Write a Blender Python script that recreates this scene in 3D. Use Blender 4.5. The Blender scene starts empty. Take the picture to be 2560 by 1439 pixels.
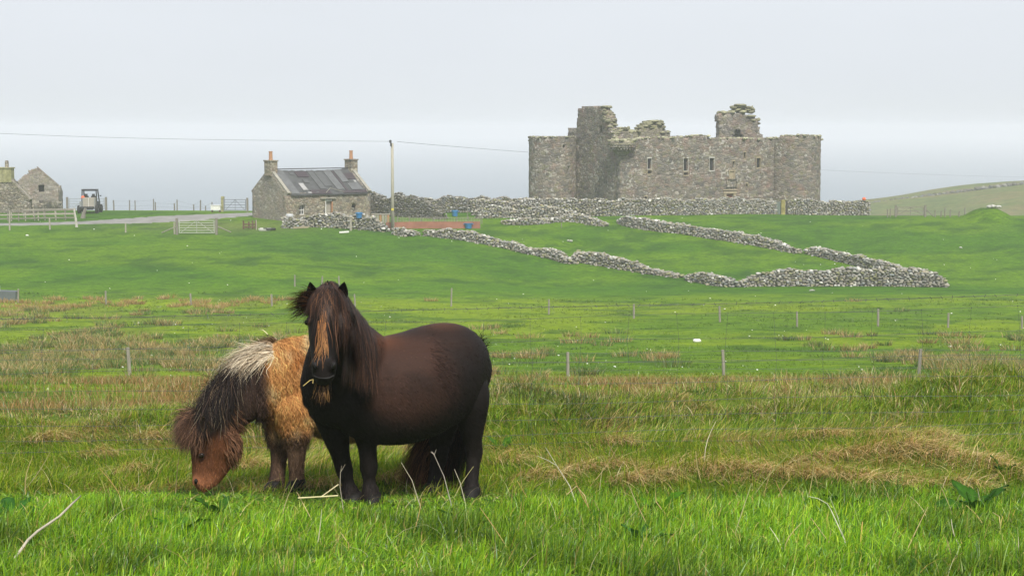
EXPO = 0.30
VEIL = (5.72, 6.02, 6.45)
SUN_E = 4.0
MIST = .00070
MISTCOL = (.925, .945, .98)
import bpy, math, random
import numpy as np
from mathutils import Vector, Matrix
from mathutils.bvhtree import BVHTree

rng = np.random.default_rng(7)
random.seed(7)
SC = bpy.context.scene
COL = SC.collection
PI = math.pi

# ---------------------------------------------------------------- camera model
H = 2.31                    # eye height above the turf where the ponies stand
FOC = 4100.0                # focal length in photo pixels
ALPHA = math.atan(399.5 / FOC)   # camera looks down by this angle
CA, SA = math.cos(ALPHA), math.sin(ALPHA)


def P(u, v, Y):
    """world point at distance Y north of the camera seen at photo pixel u, v"""
    a, b = (u - 1280.0) / FOC, (v - 719.5) / FOC
    dy, dz = CA - b * SA, -SA - b * CA
    k = Y / dy
    return Vector((a * k, Y, H + dz * k))


def slope(v):
    return math.tan(ALPHA + math.atan((v - 719.5) / FOC))


def colx(u, Y, z):
    return (u - 1280.0) / FOC * (Y * CA - (z - H) * SA)


def proj(p):
    d = p[1] * CA - (p[2] - H) * SA
    w = p[1] * SA + (p[2] - H) * CA
    return 1280 + FOC * p[0] / d, 719.5 - FOC * w / d


# ---------------------------------------------------------------- noise
def _hash(i, j, s):
    with np.errstate(over='ignore'):
        n = (i.astype(np.int64) * 374761393 + j.astype(np.int64) * 668265263 + s * 974634777) & 0x7fffffff
        n = ((n ^ (n >> 13)) * 1274126177) & 0x7fffffff
        n = (n ^ (n >> 16)) & 0xffff
    return n / 65535.0


def vnoise(x, y, s=0):
    x = np.asarray(x, float); y = np.asarray(y, float)
    i, j = np.floor(x), np.floor(y)
    fx, fy = x - i, y - j
    fx = fx * fx * (3 - 2 * fx); fy = fy * fy * (3 - 2 * fy)
    a, b = _hash(i, j, s), _hash(i + 1, j, s)
    c, d = _hash(i, j + 1, s), _hash(i + 1, j + 1, s)
    return (a * (1 - fx) + b * fx) * (1 - fy) + (c * (1 - fx) + d * fx) * fy


def fbm(x, y, s=0, o=4):
    t, a, n = 0, .5, 0
    for k in range(o):
        t = t + a * vnoise(np.asarray(x) * 2 ** k, np.asarray(y) * 2 ** k, s + 17 * k); n += a; a *= .5
    return t / n


def sstep(a, b, x):
    t = np.clip((np.asarray(x, float) - a) / (b - a), 0, 1)
    return t * t * (3 - 2 * t)


# ---------------------------------------------------------------- terrain
_near = [(2, .6), (6, .33), (8, .16), (10, 0), (12.6, -.2), (15, -.30), (17, -.58), (20, -1.0), (25, -1.59), (30, -2.33)]
_far = [(42, 936), (55, 893), (70, 846), (85, 803)]
_cols = [300, 650, 1000, 1500, 2200]
_yk = [100, 112, 127, 140, 152, 160, 166, 175, 185]
_vk = [[762, 716, 655, 608, 572, 553, 541, 528, 522],
       [762, 716, 655, 610, 573, 553, 541, 529, 523],
       [764, 728, 680, 625, 574, 553, 540, 530, 524],
       [765, 738, 714, 642, 583, 553, 538, 531, 528],
       [766, 740, 716, 650, 592, 558, 544, 539, 537]]
_tail = [(215, -10.5), (300, -26), (420, -45), (900, -60), (3000, -60)]
_tY = np.exp(np.linspace(math.log(2), math.log(3000), 1400))
_tab = []
for vk in _vk:
    kn = list(_near) + [(Y, H - Y * slope(v)) for Y, v in _far] + [(Y, H - Y * slope(v)) for Y, v in zip(_yk, vk)] + _tail
    z = np.interp(np.log(_tY), [math.log(k[0]) for k in kn], [k[1] for k in kn])
    g = np.exp(-.5 * (np.arange(-14, 15) / 5.0) ** 2); g /= g.sum()
    _tab.append(np.convolve(np.pad(z, 14, mode='edge'), g, 'valid'))
_tab = np.array(_tab)


MOUNDS = []
MOUND_PX = [(1700, 1200, .5), (1770, 1215, .45), (1840, 1225, .4), (2160, 1180, .55), (2250, 1185, .6), (2330, 1175, .5), (2440, 1195, .35), (2530, 1210, .4), (1530, 1120, .3), (1440, 1195, .3), (1540, 1190, .28), (1270, 1170, .25), (2020, 1185, .35), (1960, 1220, .4), (250, 1150, .28), (330, 1190, .25), (620, 1180, .3), (1350, 1210, .35),
          (800, 1230, .25), (985, 1215, .3), (2320, 1110, .35), (2200, 1110, .3), (2060, 1105, .35), (1640, 1225, .3), (2080, 1225, .4), (120, 1110, .3), (380, 1110, .3), (1560, 1230, .3), (2400, 1235, .35), (2200, 1235, .4)]


def zt(x, Y):
    x = np.asarray(x, float); Y = np.asarray(Y, float)
    Yc = np.clip(Y, 2, 2999)
    u = 1280 + FOC * x / np.maximum(Yc, 2)
    ti = (np.log(Yc) - math.log(2)) / (math.log(3000) - math.log(2)) * (len(_tY) - 1)
    i = np.clip(np.floor(ti).astype(int), 0, len(_tY) - 2); f = ti - i
    ci = np.clip(np.interp(u, _cols, range(len(_cols))), 0, len(_cols) - 1)
    c = np.clip(np.floor(ci).astype(int), 0, len(_cols) - 2); g = ci - c
    g = g * g * (3 - 2 * g)
    z = (_tab[c, i] * (1 - f) + _tab[c, i + 1] * f) * (1 - g) + (_tab[c + 1, i] * (1 - f) + _tab[c + 1, i + 1] * f) * g
    z = z + .03 * np.clip(x, -5, 5) * sstep(9.5, 12.5, Y) * (1 - sstep(14, 24, Y))
    # rough bank beyond the wire and pasture undulation
    bank = sstep(12.9, 14.2, Y) * (1 - sstep(15.0, 17.5, Y))
    z = z + bank * (.05 + .62 * (fbm(x * 1.0 + 3, Y * .9, 5, 3) - .40)) * np.where(x > -.6, 1.0, .6)
    amp = .05 * (1 - sstep(20, 40, Y)) + .16 * sstep(35, 70, Y) * (1 - sstep(150, 175, Y))
    sc = np.where(Y < 30, .8, .22)
    z = z + amp * (fbm(x * sc, Y * sc, 11, 3) - .5) * sstep(10.8, 13, Y)
    for mx_, my_, mr_ in MOUNDS:
        z = z + (.03 + .11 * mr_) * np.exp(-(((x - mx_) / (mr_ * .95)) ** 2 + ((Y - my_) / (mr_ * .75)) ** 2) ** 1.2)
    # mound near the castle field corner
    m = P(2470, 540, 165)
    z = z + 1.25 * np.exp(-(((x - m.x) / 2.1) ** 2 + ((Y - 165) / 3.0) ** 2) ** 1.3)
    # hollow in the paddock
    h = P(1450, 603, 146)
    z = z - .55 * np.exp(-(((x - h.x) / 1.9) ** 2 + ((Y - 147) / 1.5) ** 2) ** 2)
    return z


def zt1(x, Y):
    return float(zt(np.array([x]), np.array([Y]))[0])


def G(u, Y):
    z = H - Y * .2
    for _ in range(4):
        x = colx(u, Y, z); z = zt1(x, Y)
    return Vector((x, Y, z))


def hit(u, v, lo=7.5, hi=188.0):
    """where the ground shows at photo pixel u, v"""
    Ys = np.exp(np.linspace(math.log(lo), math.log(hi), 1600))
    z = np.full_like(Ys, -3.0)
    for _ in range(3):
        x = (u - 1280.0) / FOC * (Ys * CA - (z - H) * SA); z = zt(x, Ys)
    vv = 719.5 - FOC * (Ys * SA + (z - H) * CA) / (Ys * CA - (z - H) * SA)
    k = np.where(vv <= v)[0]
    i = k[0] if len(k) else int(np.argmin(vv))
    return Vector((float(x[i]), float(Ys[i]), float(z[i])))


_m = [(hit(u_, v_), r_ * .8) for u_, v_, r_ in MOUND_PX]
MOUNDS += [(p_.x, p_.y, r_) for p_, r_ in _m]

# ---------------------------------------------------------------- objects
BASE = {}


def tag(o, label=None, cat=None, group=None, kind=None):
    if label: o['label'] = label
    if cat: o['category'] = cat
    if group: o['group'] = group
    if kind: o['kind'] = kind
    return o


def thing(name, label, cat, loc, group=None):
    o = bpy.data.objects.new(name, None)
    COL.objects.link(o)
    o.location = Vector(loc); o.empty_display_size = .3
    BASE[o.name] = Vector(loc)
    return tag(o, label, cat, group)


def link_mesh(name, me, m, parent=None, base=None, smooth=False):
    o = bpy.data.objects.new(name, me)
    COL.objects.link(o)
    if parent is not None:
        o.parent = parent; BASE[o.name] = BASE[parent.name]
    else:
        b = Vector(base) if base is not None else Vector((0, 0, 0))
        o.location = b; BASE[o.name] = b
    b = BASE[o.name]
    if b.length > 0:
        me.transform(Matrix.Translation(-b))
    if m is not None: me.materials.append(m)
    if smooth:
        me.polygons.foreach_set('use_smooth', [True] * len(me.polygons))
    me.update()
    return o


def np_mesh(name, V, F, m, parent=None, base=None, col=None, smooth=False):
    """V (n,3); F (k,3|4) int array or list of such arrays; col (n,3) vertex colours"""
    me = bpy.data.meshes.new(name)
    Fs = F if isinstance(F, list) else [F]
    Fs = [np.asarray(f, np.int32) for f in Fs if len(f)]
    V = np.asarray(V, np.float32)
    me.vertices.add(len(V)); me.vertices.foreach_set('co', V.ravel())
    loops = np.concatenate([f.ravel() for f in Fs])
    tot = np.concatenate([np.full(len(f), f.shape[1], np.int32) for f in Fs])
    st = np.concatenate([[0], np.cumsum(tot)[:-1]]).astype(np.int32)
    me.loops.add(len(loops)); me.loops.foreach_set('vertex_index', loops)
    me.polygons.add(len(tot)); me.polygons.foreach_set('loop_start', st); me.polygons.foreach_set('loop_total', tot)
    if col is not None:
        a = me.color_attributes.new('Col', 'FLOAT_COLOR', 'POINT')
        c = np.ones((len(V), 4), np.float32); c[:, :3] = col
        a.data.foreach_set('color', c.ravel())
    me.update(calc_edges=True); me.validate()
    return link_mesh(name, me, m, parent, base, smooth)


class MB:
    """collects shapes into one mesh, in world coordinates"""
    def __init__(s): s.v = []; s.f = []; s.c = []
    def add(s, vs, fs, c=None):
        b = len(s.v); s.v += [tuple(p) for p in vs]; s.f += [tuple(b + i for i in f) for f in fs]
        s.c += [c or (1, 1, 1)] * len(vs); return s
    def box(s, c, size, M=None, col=None):
        x, y, z = (d / 2 for d in size)
        M = M or Matrix.Identity(3); c = Vector(c)
        vs = [c + M @ Vector((a * x, b * y, d * z)) for a in (-1, 1) for b in (-1, 1) for d in (-1, 1)]
        return s.add(vs, [(0, 1, 3, 2), (4, 6, 7, 5), (0, 4, 5, 1), (2, 3, 7, 6), (0, 2, 6, 4), (1, 5, 7, 3)], col)
    def bar(s, a, b, w, d=None, col=None):
        a, b = Vector(a), Vector(b); t = b - a; L = t.length; t.normalize()
        up = Vector((0, 0, 1)) if abs(t.z) < .9 else Vector((0, 1, 0))
        r = t.cross(up).normalized(); q = r.cross(t)
        return s.box((a + b) / 2, (w, L, d or w), Matrix((r, t, q)).transposed(), col)
    def tube(s, pts, r, n=6, col=None, caps=True):
        pts = [Vector(p) for p in pts]; rs = r if isinstance(r, (list, tuple)) else [r] * len(pts)
        vs = []
        for i, p in enumerate(pts):
            t = (pts[min(i + 1, len(pts) - 1)] - pts[max(i - 1, 0)]).normalized()
            up = Vector((0, 0, 1)) if abs(t.z) < .9 else Vector((0, 1, 0))
            a = t.cross(up).normalized(); b = a.cross(t)
            vs += [p + (a * math.cos(k * 2 * PI / n) + b * math.sin(k * 2 * PI / n)) * rs[i] for k in range(n)]
        fs = [(i * n + k, i * n + (k + 1) % n, (i + 1) * n + (k + 1) % n, (i + 1) * n + k) for i in range(len(pts) - 1) for k in range(n)]
        if caps: fs += [tuple(range(n))[::-1], tuple((len(pts) - 1) * n + k for k in range(n))]
        return s.add(vs, fs, col)
    def lathe(s, c, prof, n=16, col=None):
        c = Vector(c); vs = []
        for r, z in prof:
            vs += [c + Vector((r * math.cos(k * 2 * PI / n), r * math.sin(k * 2 * PI / n), z)) for k in range(n)]
        m = len(prof)
        fs = [(i * n + k, i * n + (k + 1) % n, (i + 1) * n + (k + 1) % n, (i + 1) * n + k) for i in range(m - 1) for k in range(n)]
        fs += [tuple(range(n))[::-1], tuple((m - 1) * n + k for k in range(n))]
        return s.add(vs, fs, col)
    def build(s, name, m, parent=None, base=None, smooth=False):
        me = bpy.data.meshes.new(name)
        me.from_pydata(s.v, [], s.f)
        a = me.color_attributes.new('Col', 'FLOAT_COLOR', 'POINT')
        a.data.foreach_set('color', [x for c in s.c for x in (c[0], c[1], c[2], 1.0)])
        return link_mesh(name, me, m, parent, base, smooth)


def rotz(a):
    return Matrix.Rotation(a, 3, 'Z')


# ---------------------------------------------------------------- materials
class N:
    def __init__(s, name):
        s.m = bpy.data.materials.new(name); s.m.use_nodes = True
        s.t = s.m.node_tree; s.t.nodes.clear()
        s.out = s.n('OutputMaterial')
    def n(s, typ, **kw):
        x = s.t.nodes.new('ShaderNode' + typ)
        for k, v in kw.items(): setattr(x, k, v)
        return x
    def l(s, a, b): s.t.links.new(a, b)
    def attr(s, name='Col'):
        return s.n('Attribute', attribute_name=name).outputs['Color']
    def coord(s, scale=(1, 1, 1), kind='Object'):
        c = s.n('TexCoord'); mp = s.n('Mapping'); mp.inputs['Scale'].default_value = scale
        s.l(c.outputs[kind], mp.inputs['Vector']); return mp.outputs['Vector']
    def pos(s, scale=(1, 1, 1)):
        c = s.n('NewGeometry'); mp = s.n('Mapping'); mp.inputs['Scale'].default_value = scale
        s.l(c.outputs['Position'], mp.inputs['Vector']); return mp.outputs['Vector']
    def noise(s, vec, scale, detail=4, rough=.55, dist=0):
        x = s.n('TexNoise'); x.inputs['Scale'].default_value = scale; x.inputs['Detail'].default_value = detail
        x.inputs['Roughness'].default_value = rough; x.inputs['Distortion'].default_value = dist
        s.l(vec, x.inputs['Vector']); return x.outputs['Fac']
    def ramp(s, fac, stops, interp='LINEAR'):
        x = s.n('ValToRGB'); x.color_ramp.interpolation = interp
        e = x.color_ramp.elements
        while len(e) < len(stops): e.new(.5)
        for k, (p, c) in enumerate(stops):
            e[k].position = p; e[k].color = (c[0], c[1], c[2], 1) if not isinstance(c, (int, float)) else (c, c, c, 1)
        s.l(fac, x.inputs['Fac']); return x.outputs['Color']
    def mix(s, fac, a, b, blend='MIX'):
        x = s.n('Mix', data_type='RGBA', blend_type=blend)
        for val, i in ((fac, 0), (a, 6), (b, 7)):
            if isinstance(val, (int, float)): x.inputs[i].default_value = val
            elif isinstance(val, tuple): x.inputs[i].default_value = (*val, 1)
            else: s.l(val, x.inputs[i])
        return x.outputs[2]
    def math(s, op, a, b=0.0):
        x = s.n('Math', operation=op)
        for val, i in ((a, 0), (b, 1)):
            if isinstance(val, (int, float)): x.inputs[i].default_value = val
            else: s.l(val, x.inputs[i])
        return x.outputs[0]
    def bump(s, h, strength, dist, nrm=None):
        x = s.n('Bump'); x.inputs['Strength'].default_value = strength; x.inputs['Distance'].default_value = dist
        s.l(h, x.inputs['Height'])
        if nrm is not None: s.l(nrm, x.inputs['Normal'])
        return x.outputs['Normal']
    def bsdf(s, col, rough=.8, nrm=None, spec=.3, metal=0.0):
        b = s.n('BsdfPrincipled')
        if isinstance(col, tuple): b.inputs['Base Color'].default_value = (*col, 1)
        else: s.l(col, b.inputs['Base Color'])
        if isinstance(rough, (int, float)): b.inputs['Roughness'].default_value = rough
        else: s.l(rough, b.inputs['Roughness'])
        b.inputs['Specular IOR Level'].default_value = spec
        b.inputs['Metallic'].default_value = metal
        if nrm is not None: s.l(nrm, b.inputs['Normal'])
        s.l(b.outputs[0], s.out.inputs['Surface'])
        return b


def weathered(name, col, rough=.75, amt=.25, scale=6.0, metal=0.0, spec=.3, stretch=(1, 1, 1)):
    n = N(name)
    f = n.noise(n.coord(stretch), scale, 5, .6)
    c = n.mix(1.0, col, n.ramp(f, [(.25, 1 - amt), (.75, 1 + amt)]), 'MULTIPLY')
    n.bsdf(c, rough, n.bump(f, .3, .02), spec, metal)
    return n.m


def from_attr(name, rough=.8, amt=.3, scale=5.0, bump=.4, spec=.25):
    n = N(name)
    f = n.noise(n.pos(), scale, 5, .65)
    c = n.mix(1.0, n.attr(), n.ramp(f, [(.25, 1 - amt), (.75, 1 + amt)]), 'MULTIPLY')
    n.bsdf(c, rough, n.bump(f, bump, .05), spec)
    return n.m


def blade_material(name, trans=.35):
    n = N(name)
    a = n.attr()
    d = n.n('BsdfDiffuse'); n.l(a, d.inputs['Color'])
    t = n.n('BsdfTranslucent'); n.l(n.mix(1.0, a, (1.15, 1.1, .55), 'MULTIPLY'), t.inputs['Color'])
    m1 = n.n('MixShader'); m1.inputs[0].default_value = trans
    n.l(d.outputs[0], m1.inputs[1]); n.l(t.outputs[0], m1.inputs[2])
    g = n.n('BsdfGlossy'); g.inputs['Roughness'].default_value = .45; g.inputs['Color'].default_value = (.9, .95, .9, 1)
    m2 = n.n('MixShader'); m2.inputs[0].default_value = .035
    n.l(m1.outputs[0], m2.inputs[1]); n.l(g.outputs[0], m2.inputs[2])
    n.l(m2.outputs[0], n.out.inputs['Surface'])
    return n.m


def masonry(name, cols, mortar, scale=(2.6, 2.6, 4.6), rand=.85, white=.0, green=.0, pink=.0, bump=.6, warm=(1, 1, 1), mort=.5):
    """rubble stonework; scale is stones per metre"""
    n = N(name)
    v0 = n.pos(scale)
    nz = n.n('TexNoise'); nz.inputs['Scale'].default_value = 1.7; nz.inputs['Detail'].default_value = 4
    n.l(v0, nz.inputs['Vector'])
    vv = n.mix(.45, v0, nz.outputs['Color'], 'ADD')
    vo = n.n('TexVoronoi'); vo.inputs['Randomness'].default_value = rand; n.l(vv, vo.inputs['Vector']); vo.inputs['Scale'].default_value = 1
    ve = n.n('TexVoronoi', feature='DISTANCE_TO_EDGE'); ve.inputs['Randomness'].default_value = rand; n.l(vv, ve.inputs['Vector']); ve.inputs['Scale'].default_value = 1
    sep = n.n('SeparateColor'); n.l(vo.outputs['Color'], sep.inputs[0])
    c = n.ramp(sep.outputs[0], [(i / max(1, len(cols) - 1), k) for i, k in enumerate(cols)])
    f = n.noise(n.pos(), 7, 6, .75)
    c = n.mix(1.0, c, n.ramp(f, [(.3, .55), (.7, 1.5)]), 'MULTIPLY')
    big = n.noise(n.pos((1, 1, 1.5)), .45, 4, .6)
    c = n.mix(1.0, c, n.ramp(big, [(.3, (.8 * warm[0], .82 * warm[1], .84 * warm[2])), (.7, (1.2, 1.14, 1.05))]), 'MULTIPLY')
    if pink:
        pk = n.noise(n.pos((1, 1, 1)), .8, 3, .6)
        c = n.mix(n.math('MULTIPLY', n.ramp(pk, [(.5, 0.0), (.68, 1.0)]), pink), c, (.25, .15, .12))
    mo = n.ramp(ve.outputs['Distance'], [(.01, 1.0), (.12, 0.0)])
    c = n.mix(n.math('MULTIPLY', mo, mort), c, mortar)
    if green:
        gr = n.noise(n.pos((1, 1, 1.4)), 1.3, 5, .65)
        c = n.mix(n.math('MULTIPLY', n.ramp(gr, [(.52, 0.0), (.66, 1.0)]), green), c, (.19, .19, .08))
    if white:
        w1 = n.noise(n.pos(), 3.2, 2, .5); w2 = n.noise(n.pos(), .5, 2, .5)
        wf = n.ramp(n.math('ADD', n.math('MULTIPLY', w1, .75), n.math('MULTIPLY', w2, .4)), [(.66, 0.0), (.72, 1.0)])
        c = n.mix(n.math('MULTIPLY', wf, white), c, (.58, .57, .52))
    h = n.math('ADD', n.ramp(ve.outputs['Distance'], [(0, 0.0), (.16, 1.0)]), n.math('MULTIPLY', f, .8))
    n.bsdf(c, .9, n.bump(h, bump, .09), .15)
    return n.m
# ---------------------------------------------------------------- camera, light, air
cam = bpy.data.cameras.new('camera'); camo = bpy.data.objects.new('camera', cam); COL.objects.link(camo)
cam.sensor_width = 36; cam.sensor_fit = 'HORIZONTAL'; cam.lens = 36 * FOC / 2560
camo.location = (0, 0, H); camo.rotation_euler = (PI / 2 - ALPHA, 0, 0)
cam.clip_start = .1; cam.clip_end = 40000
SC.camera = camo
SC.view_settings.view_transform = 'Standard'; SC.view_settings.look = 'None'
SC.view_settings.exposure = EXPO; SC.view_settings.gamma = 1

SUN_EL, SUN_AZ = math.radians(50), math.radians(165)      # azimuth clockwise from north (+Y)
w = bpy.data.worlds.new('World'); SC.world = w; w.use_nodes = True
nt = w.node_tree; nt.nodes.clear()
bg = nt.nodes.new('ShaderNodeBackground'); wo = nt.nodes.new('ShaderNodeOutputWorld')
sky = nt.nodes.new('ShaderNodeTexSky'); sky.sky_type = 'NISHITA'; sky.sun_disc = False
sky.sun_elevation = SUN_EL; sky.sun_rotation = SUN_AZ
sky.air_density = 1.0; sky.dust_density = 6; sky.ozone_density = 2
# sea fog lies under the clear sky: an even pale grey veil with a little of the blue left in it
mx = nt.nodes.new('ShaderNodeMix'); mx.data_type = 'RGBA'; mx.inputs[0].default_value = .9
tc = nt.nodes.new('ShaderNodeTexCoord'); mp = nt.nodes.new('ShaderNodeMapping'); mp.inputs['Scale'].default_value = (1, 1, 3)
cn = nt.nodes.new('ShaderNodeTexNoise'); cn.inputs['Scale'].default_value = 1.6; cn.inputs['Detail'].default_value = 4
cr = nt.nodes.new('ShaderNodeValToRGB')
cr.color_ramp.elements[0].position = .3; cr.color_ramp.elements[0].color = (*[c * .94 for c in VEIL], 1)
cr.color_ramp.elements[1].position = .7; cr.color_ramp.elements[1].color = (*[c * 1.05 for c in VEIL], 1)
L = nt.links.new
L(tc.outputs['Generated'], mp.inputs['Vector']); L(mp.outputs[0], cn.inputs['Vector']); L(cn.outputs['Fac'], cr.inputs['Fac'])
L(sky.outputs[0], mx.inputs[6]); L(cr.outputs[0], mx.inputs[7]); L(mx.outputs[2], bg.inputs['Color']); L(bg.outputs[0], wo.inputs[0])
bg.inputs['Strength'].default_value = .12

sl = bpy.data.lights.new('sun', 'SUN'); sl.energy = SUN_E; sl.angle = math.radians(9); sl.color = (1, .955, .88)
so = bpy.data.objects.new('sun', sl); COL.objects.link(so)
d = Vector((math.sin(SUN_AZ) * math.cos(SUN_EL), math.cos(SUN_AZ) * math.cos(SUN_EL), math.sin(SUN_EL)))
so.rotation_euler = d.to_track_quat('Z', 'Y').to_euler(); so.location = (0, 0, 60)

SC.cycles.volume_bounces = 1; SC.cycles.max_bounces = 8; SC.cycles.diffuse_bounces = 3; SC.cycles.transmission_bounces = 4
SC.cycles.use_denoising = True; SC.cycles.use_adaptive_sampling = True; SC.cycles.adaptive_threshold = .015
SC.cycles.caustics_reflective = False; SC.cycles.caustics_refractive = False

# the sea mist: one even box of pale air
hz = MB(); hz.box((0, 2950, (9 - 63) / 2), (9000, 6300, 72))
n = N('mist'); pv = n.n('VolumePrincipled'); pv.inputs['Color'].default_value = (*MISTCOL, 1)
pv.inputs['Density'].default_value = MIST; pv.inputs['Anisotropy'].default_value = .0
n.l(pv.outputs[0], n.out.inputs['Volume'])
haze = hz.build('haze', n.m); tag(haze, 'pale sea mist thickening over the water', 'haze', kind='stuff')

# sea
n = N('sea_water')
wv = n.noise(n.pos((.02, .12, 1)), 1.0, 6, .65)
wv2 = n.noise(n.pos((.25, .6, 1)), 1.0, 4, .6)
n.bsdf((.07, .11, .15), .26, n.bump(wv2, .5, .5, n.bump(wv, .8, 4.0)), .5)
s = MB(); s.add([(-4300, 330, -38), (4300, 330, -38), (4300, 6000, -38), (-4300, 6000, -38)], [(0, 1, 2, 3)])
tag(s.build('sea', n.m), 'calm grey sea fading into mist', 'sea', kind='structure')

# ---------------------------------------------------------------- ground sheet
ns, nr = 420, 620
sv = np.linspace(-1, 1, ns); sv = np.sign(sv) * (np.abs(sv) ** 1.5) * .95
rows = np.exp(np.linspace(math.log(3.0), math.log(905), nr)) - 9
SS, YY = np.meshgrid(sv, rows)
XX = SS * (YY + 16)
ZZ = zt(XX, YY)
V = np.stack([XX, YY, ZZ], -1).reshape(-1, 3)
i = np.arange(nr - 1)[:, None] * ns + np.arange(ns - 1)[None, :]
F = np.stack([i, i + 1, i + ns + 1, i + ns], -1).reshape(-1, 4)
x, y = V[:, 0], V[:, 1]


def ground_colour(x, y):
    lush = np.array([.090, .172, .006]); dark = np.array([.042, .100, .006]); lime = np.array([.150, .222, .006])
    straw = np.array([.25, .17, .06]); rust = np.array([.17, .085, .03]); soil = np.array([.06, .05, .025])
    a = fbm(x * .07, y * .10, 31, 4)[:, None]; b = fbm(x * .45, y * .6, 33, 3)[:, None]
    c = lush + (lime - lush) * sstep(.38, .62, a)
    c = c + (dark - c) * .75 * sstep(.52, .72, b)
    # the slope under the walls is a deeper green, the valley floor a lime green
    t = sstep(100, 128, y)[:, None]; c = c * (1 - .22 * t)
    near = (1 - sstep(16, 26, y))[:, None]
    c = c * (1 - near) + (soil * .4 + lush * .6) * near
    rough = (sstep(17.5, 20, y) * (1 - sstep(27, 36, y)))
    r = rough[:, None] * sstep(.4, .58, fbm(x * .5 + 9, y * .22, 41, 3))[:, None]
    c = c + (rust - c) * .75 * r
    st = (sstep(10.3, 11.2, y) * (1 - sstep(15.5, 17, y)))[:, None] * sstep(.52, .66, fbm(x * 1.1, y * 1.4, 43, 3))[:, None]
    c = c + (straw - c) * .15 * st
    u = 1280 + FOC * x / np.maximum(y, 3)
    lf = (sstep(40, 50, y) * (1 - sstep(98, 108, y)) * (1 - sstep(500, 1000, u)))[:, None] * sstep(.44, .6, fbm(x * .35 + 5, y * .16, 47, 3))[:, None]
    c = c + (np.array([.12, .12, .03]) - c) * .3 * lf
    farg = sstep(100, 122, y)[:, None]; c = c * (1 - farg + farg * np.array([[.70, .95, .8]]))
    yard = np.exp(-(((x + 26) / 9) ** 2 + ((y - 155) / 6) ** 2))[:, None]
    c = c + (np.array([.13, .14, .05]) - c) * .5 * yard
    return c


n = N('pasture')
g1 = n.noise(n.pos((.55, .9, 1)), 1.0, 6, .7); g2 = n.noise(n.pos((5, 5, 5)), 1.0, 4, .7)
g3 = n.noise(n.pos((.9, 2.2, 1)), 1.0, 5, .75)
c = n.mix(1.0, n.attr(), n.ramp(g1, [(.3, (.8, .85, .86)), (.7, (1.2, 1.14, 1.08))]), 'MULTIPLY')
c = n.mix(1.0, c, n.ramp(g3, [(.35, (.62, .70, .76)), (.47, (.95, .96, .97)), (.7, (1.18, 1.13, 1.08))]), 'MULTIPLY')
c = n.mix(1.0, c, n.ramp(g2, [(.3, .75), (.7, 1.25)]), 'MULTIPLY')
g4 = n.noise(n.pos((2.2, 3.6, 1)), 1.0, 3, .7)
c = n.mix(1.0, c, n.ramp(g4, [(.34, (.62, .68, .7)), (.5, 1.0), (.68, (1.25, 1.2, 1.1))]), 'MULTIPLY')
n.bsdf(c, .95, n.bump(g2, .5, .05, n.bump(g3, .7, .25)), .08)
M_PASTURE = n.m
gr = np_mesh('ground', V, F, n.m, col=ground_colour(x, y), smooth=True)
tag(gr, 'green sheep pasture dipping and rising to the castle', 'ground', kind='structure')

# far misty hill
us = np.linspace(2120, 3700, 110)
ridge = np.interp(us, [2120, 2175, 2300, 2400, 2480, 2560, 2800, 3200, 3700], [519, 508, 492, 478, 466, 457, 440, 425, 420])
HV = []; K = 26
for u, vr in zip(us, ridge):
    top = P(u, vr, 400)
    for k in range(K):
        t = k / (K - 1)
        Y = 470 - 245 * t
        zr = top.z - ((Y - 400) / 70) ** 2 * 3.0 if Y > 400 else top.z + (-31 - top.z) * ((400 - Y) / 175) ** 1.25
        x = colx(u, 400, top.z) * (.35 + .65 * Y / 400)
        HV.append((x, Y, zr + .5 * math.sin(x * .12) * math.cos(Y * .1)))
HV = np.array(HV)
i = np.arange(len(us) - 1)[:, None] * K + np.arange(K - 1)[None, :]
F = np.stack([i, i + K, i + K + 1, i + 1], -1).reshape(-1, 4)
n = N('hill_turf')
g1 = n.noise(n.pos((.05, .1, .3)), 1, 6, .7); g2 = n.noise(n.pos((1, 1, 1)), .5, 5, .7)
c = n.ramp(g1, [(.3, (.06, .095, .025)), (.5, (.10, .12, .035)), (.68, (.15, .12, .055))])
n.bsdf(n.mix(1.0, c, n.ramp(g2, [(.3, .7), (.7, 1.3)]), 'MULTIPLY'), .95, n.bump(g2, .6, .4), .05)
tag(np_mesh('hill', HV, F, n.m, smooth=True), 'far hillside in mist', 'hill', kind='structure')


def sheet(name, path, mat_, lift, label, cat, nseg=70, ncross=9):
    """a worn strip that follows the ground; path = [(x, Y, halfwidth)]"""
    pts = np.array(path, float); s = np.linspace(0, len(pts) - 1, nseg)
    cx = np.interp(s, range(len(pts)), pts[:, 0]); cy = np.interp(s, range(len(pts)), pts[:, 1]); hw = np.interp(s, range(len(pts)), pts[:, 2])
    V = []
    for a in range(nseg):
        b0, b1 = max(a - 1, 0), min(a + 1, nseg - 1)
        t = np.array([cx[b1] - cx[b0], cy[b1] - cy[b0]]); t /= np.linalg.norm(t); nn = np.array([-t[1], t[0]])
        w_ = hw[a] * (1 + .12 * math.sin(a * 1.7) + .08 * math.sin(a * 3.1))
        for k in range(ncross):
            q = np.array([cx[a], cy[a]]) + nn * w_ * (k / (ncross - 1) * 2 - 1)
            e = abs(k / (ncross - 1) * 2 - 1)
            V.append((q[0], q[1], zt1(q[0], q[1]) + lift * (1 if e < .95 else -1.5)))
    i = np.arange(nseg - 1)[:, None] * ncross + np.arange(ncross - 1)[None, :]
    F = np.stack([i, i + ncross, i + ncross + 1, i + 1], -1).reshape(-1, 4)
    return tag(np_mesh(name, np.array(V), F, mat_, smooth=True), label, cat, kind='structure')


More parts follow.
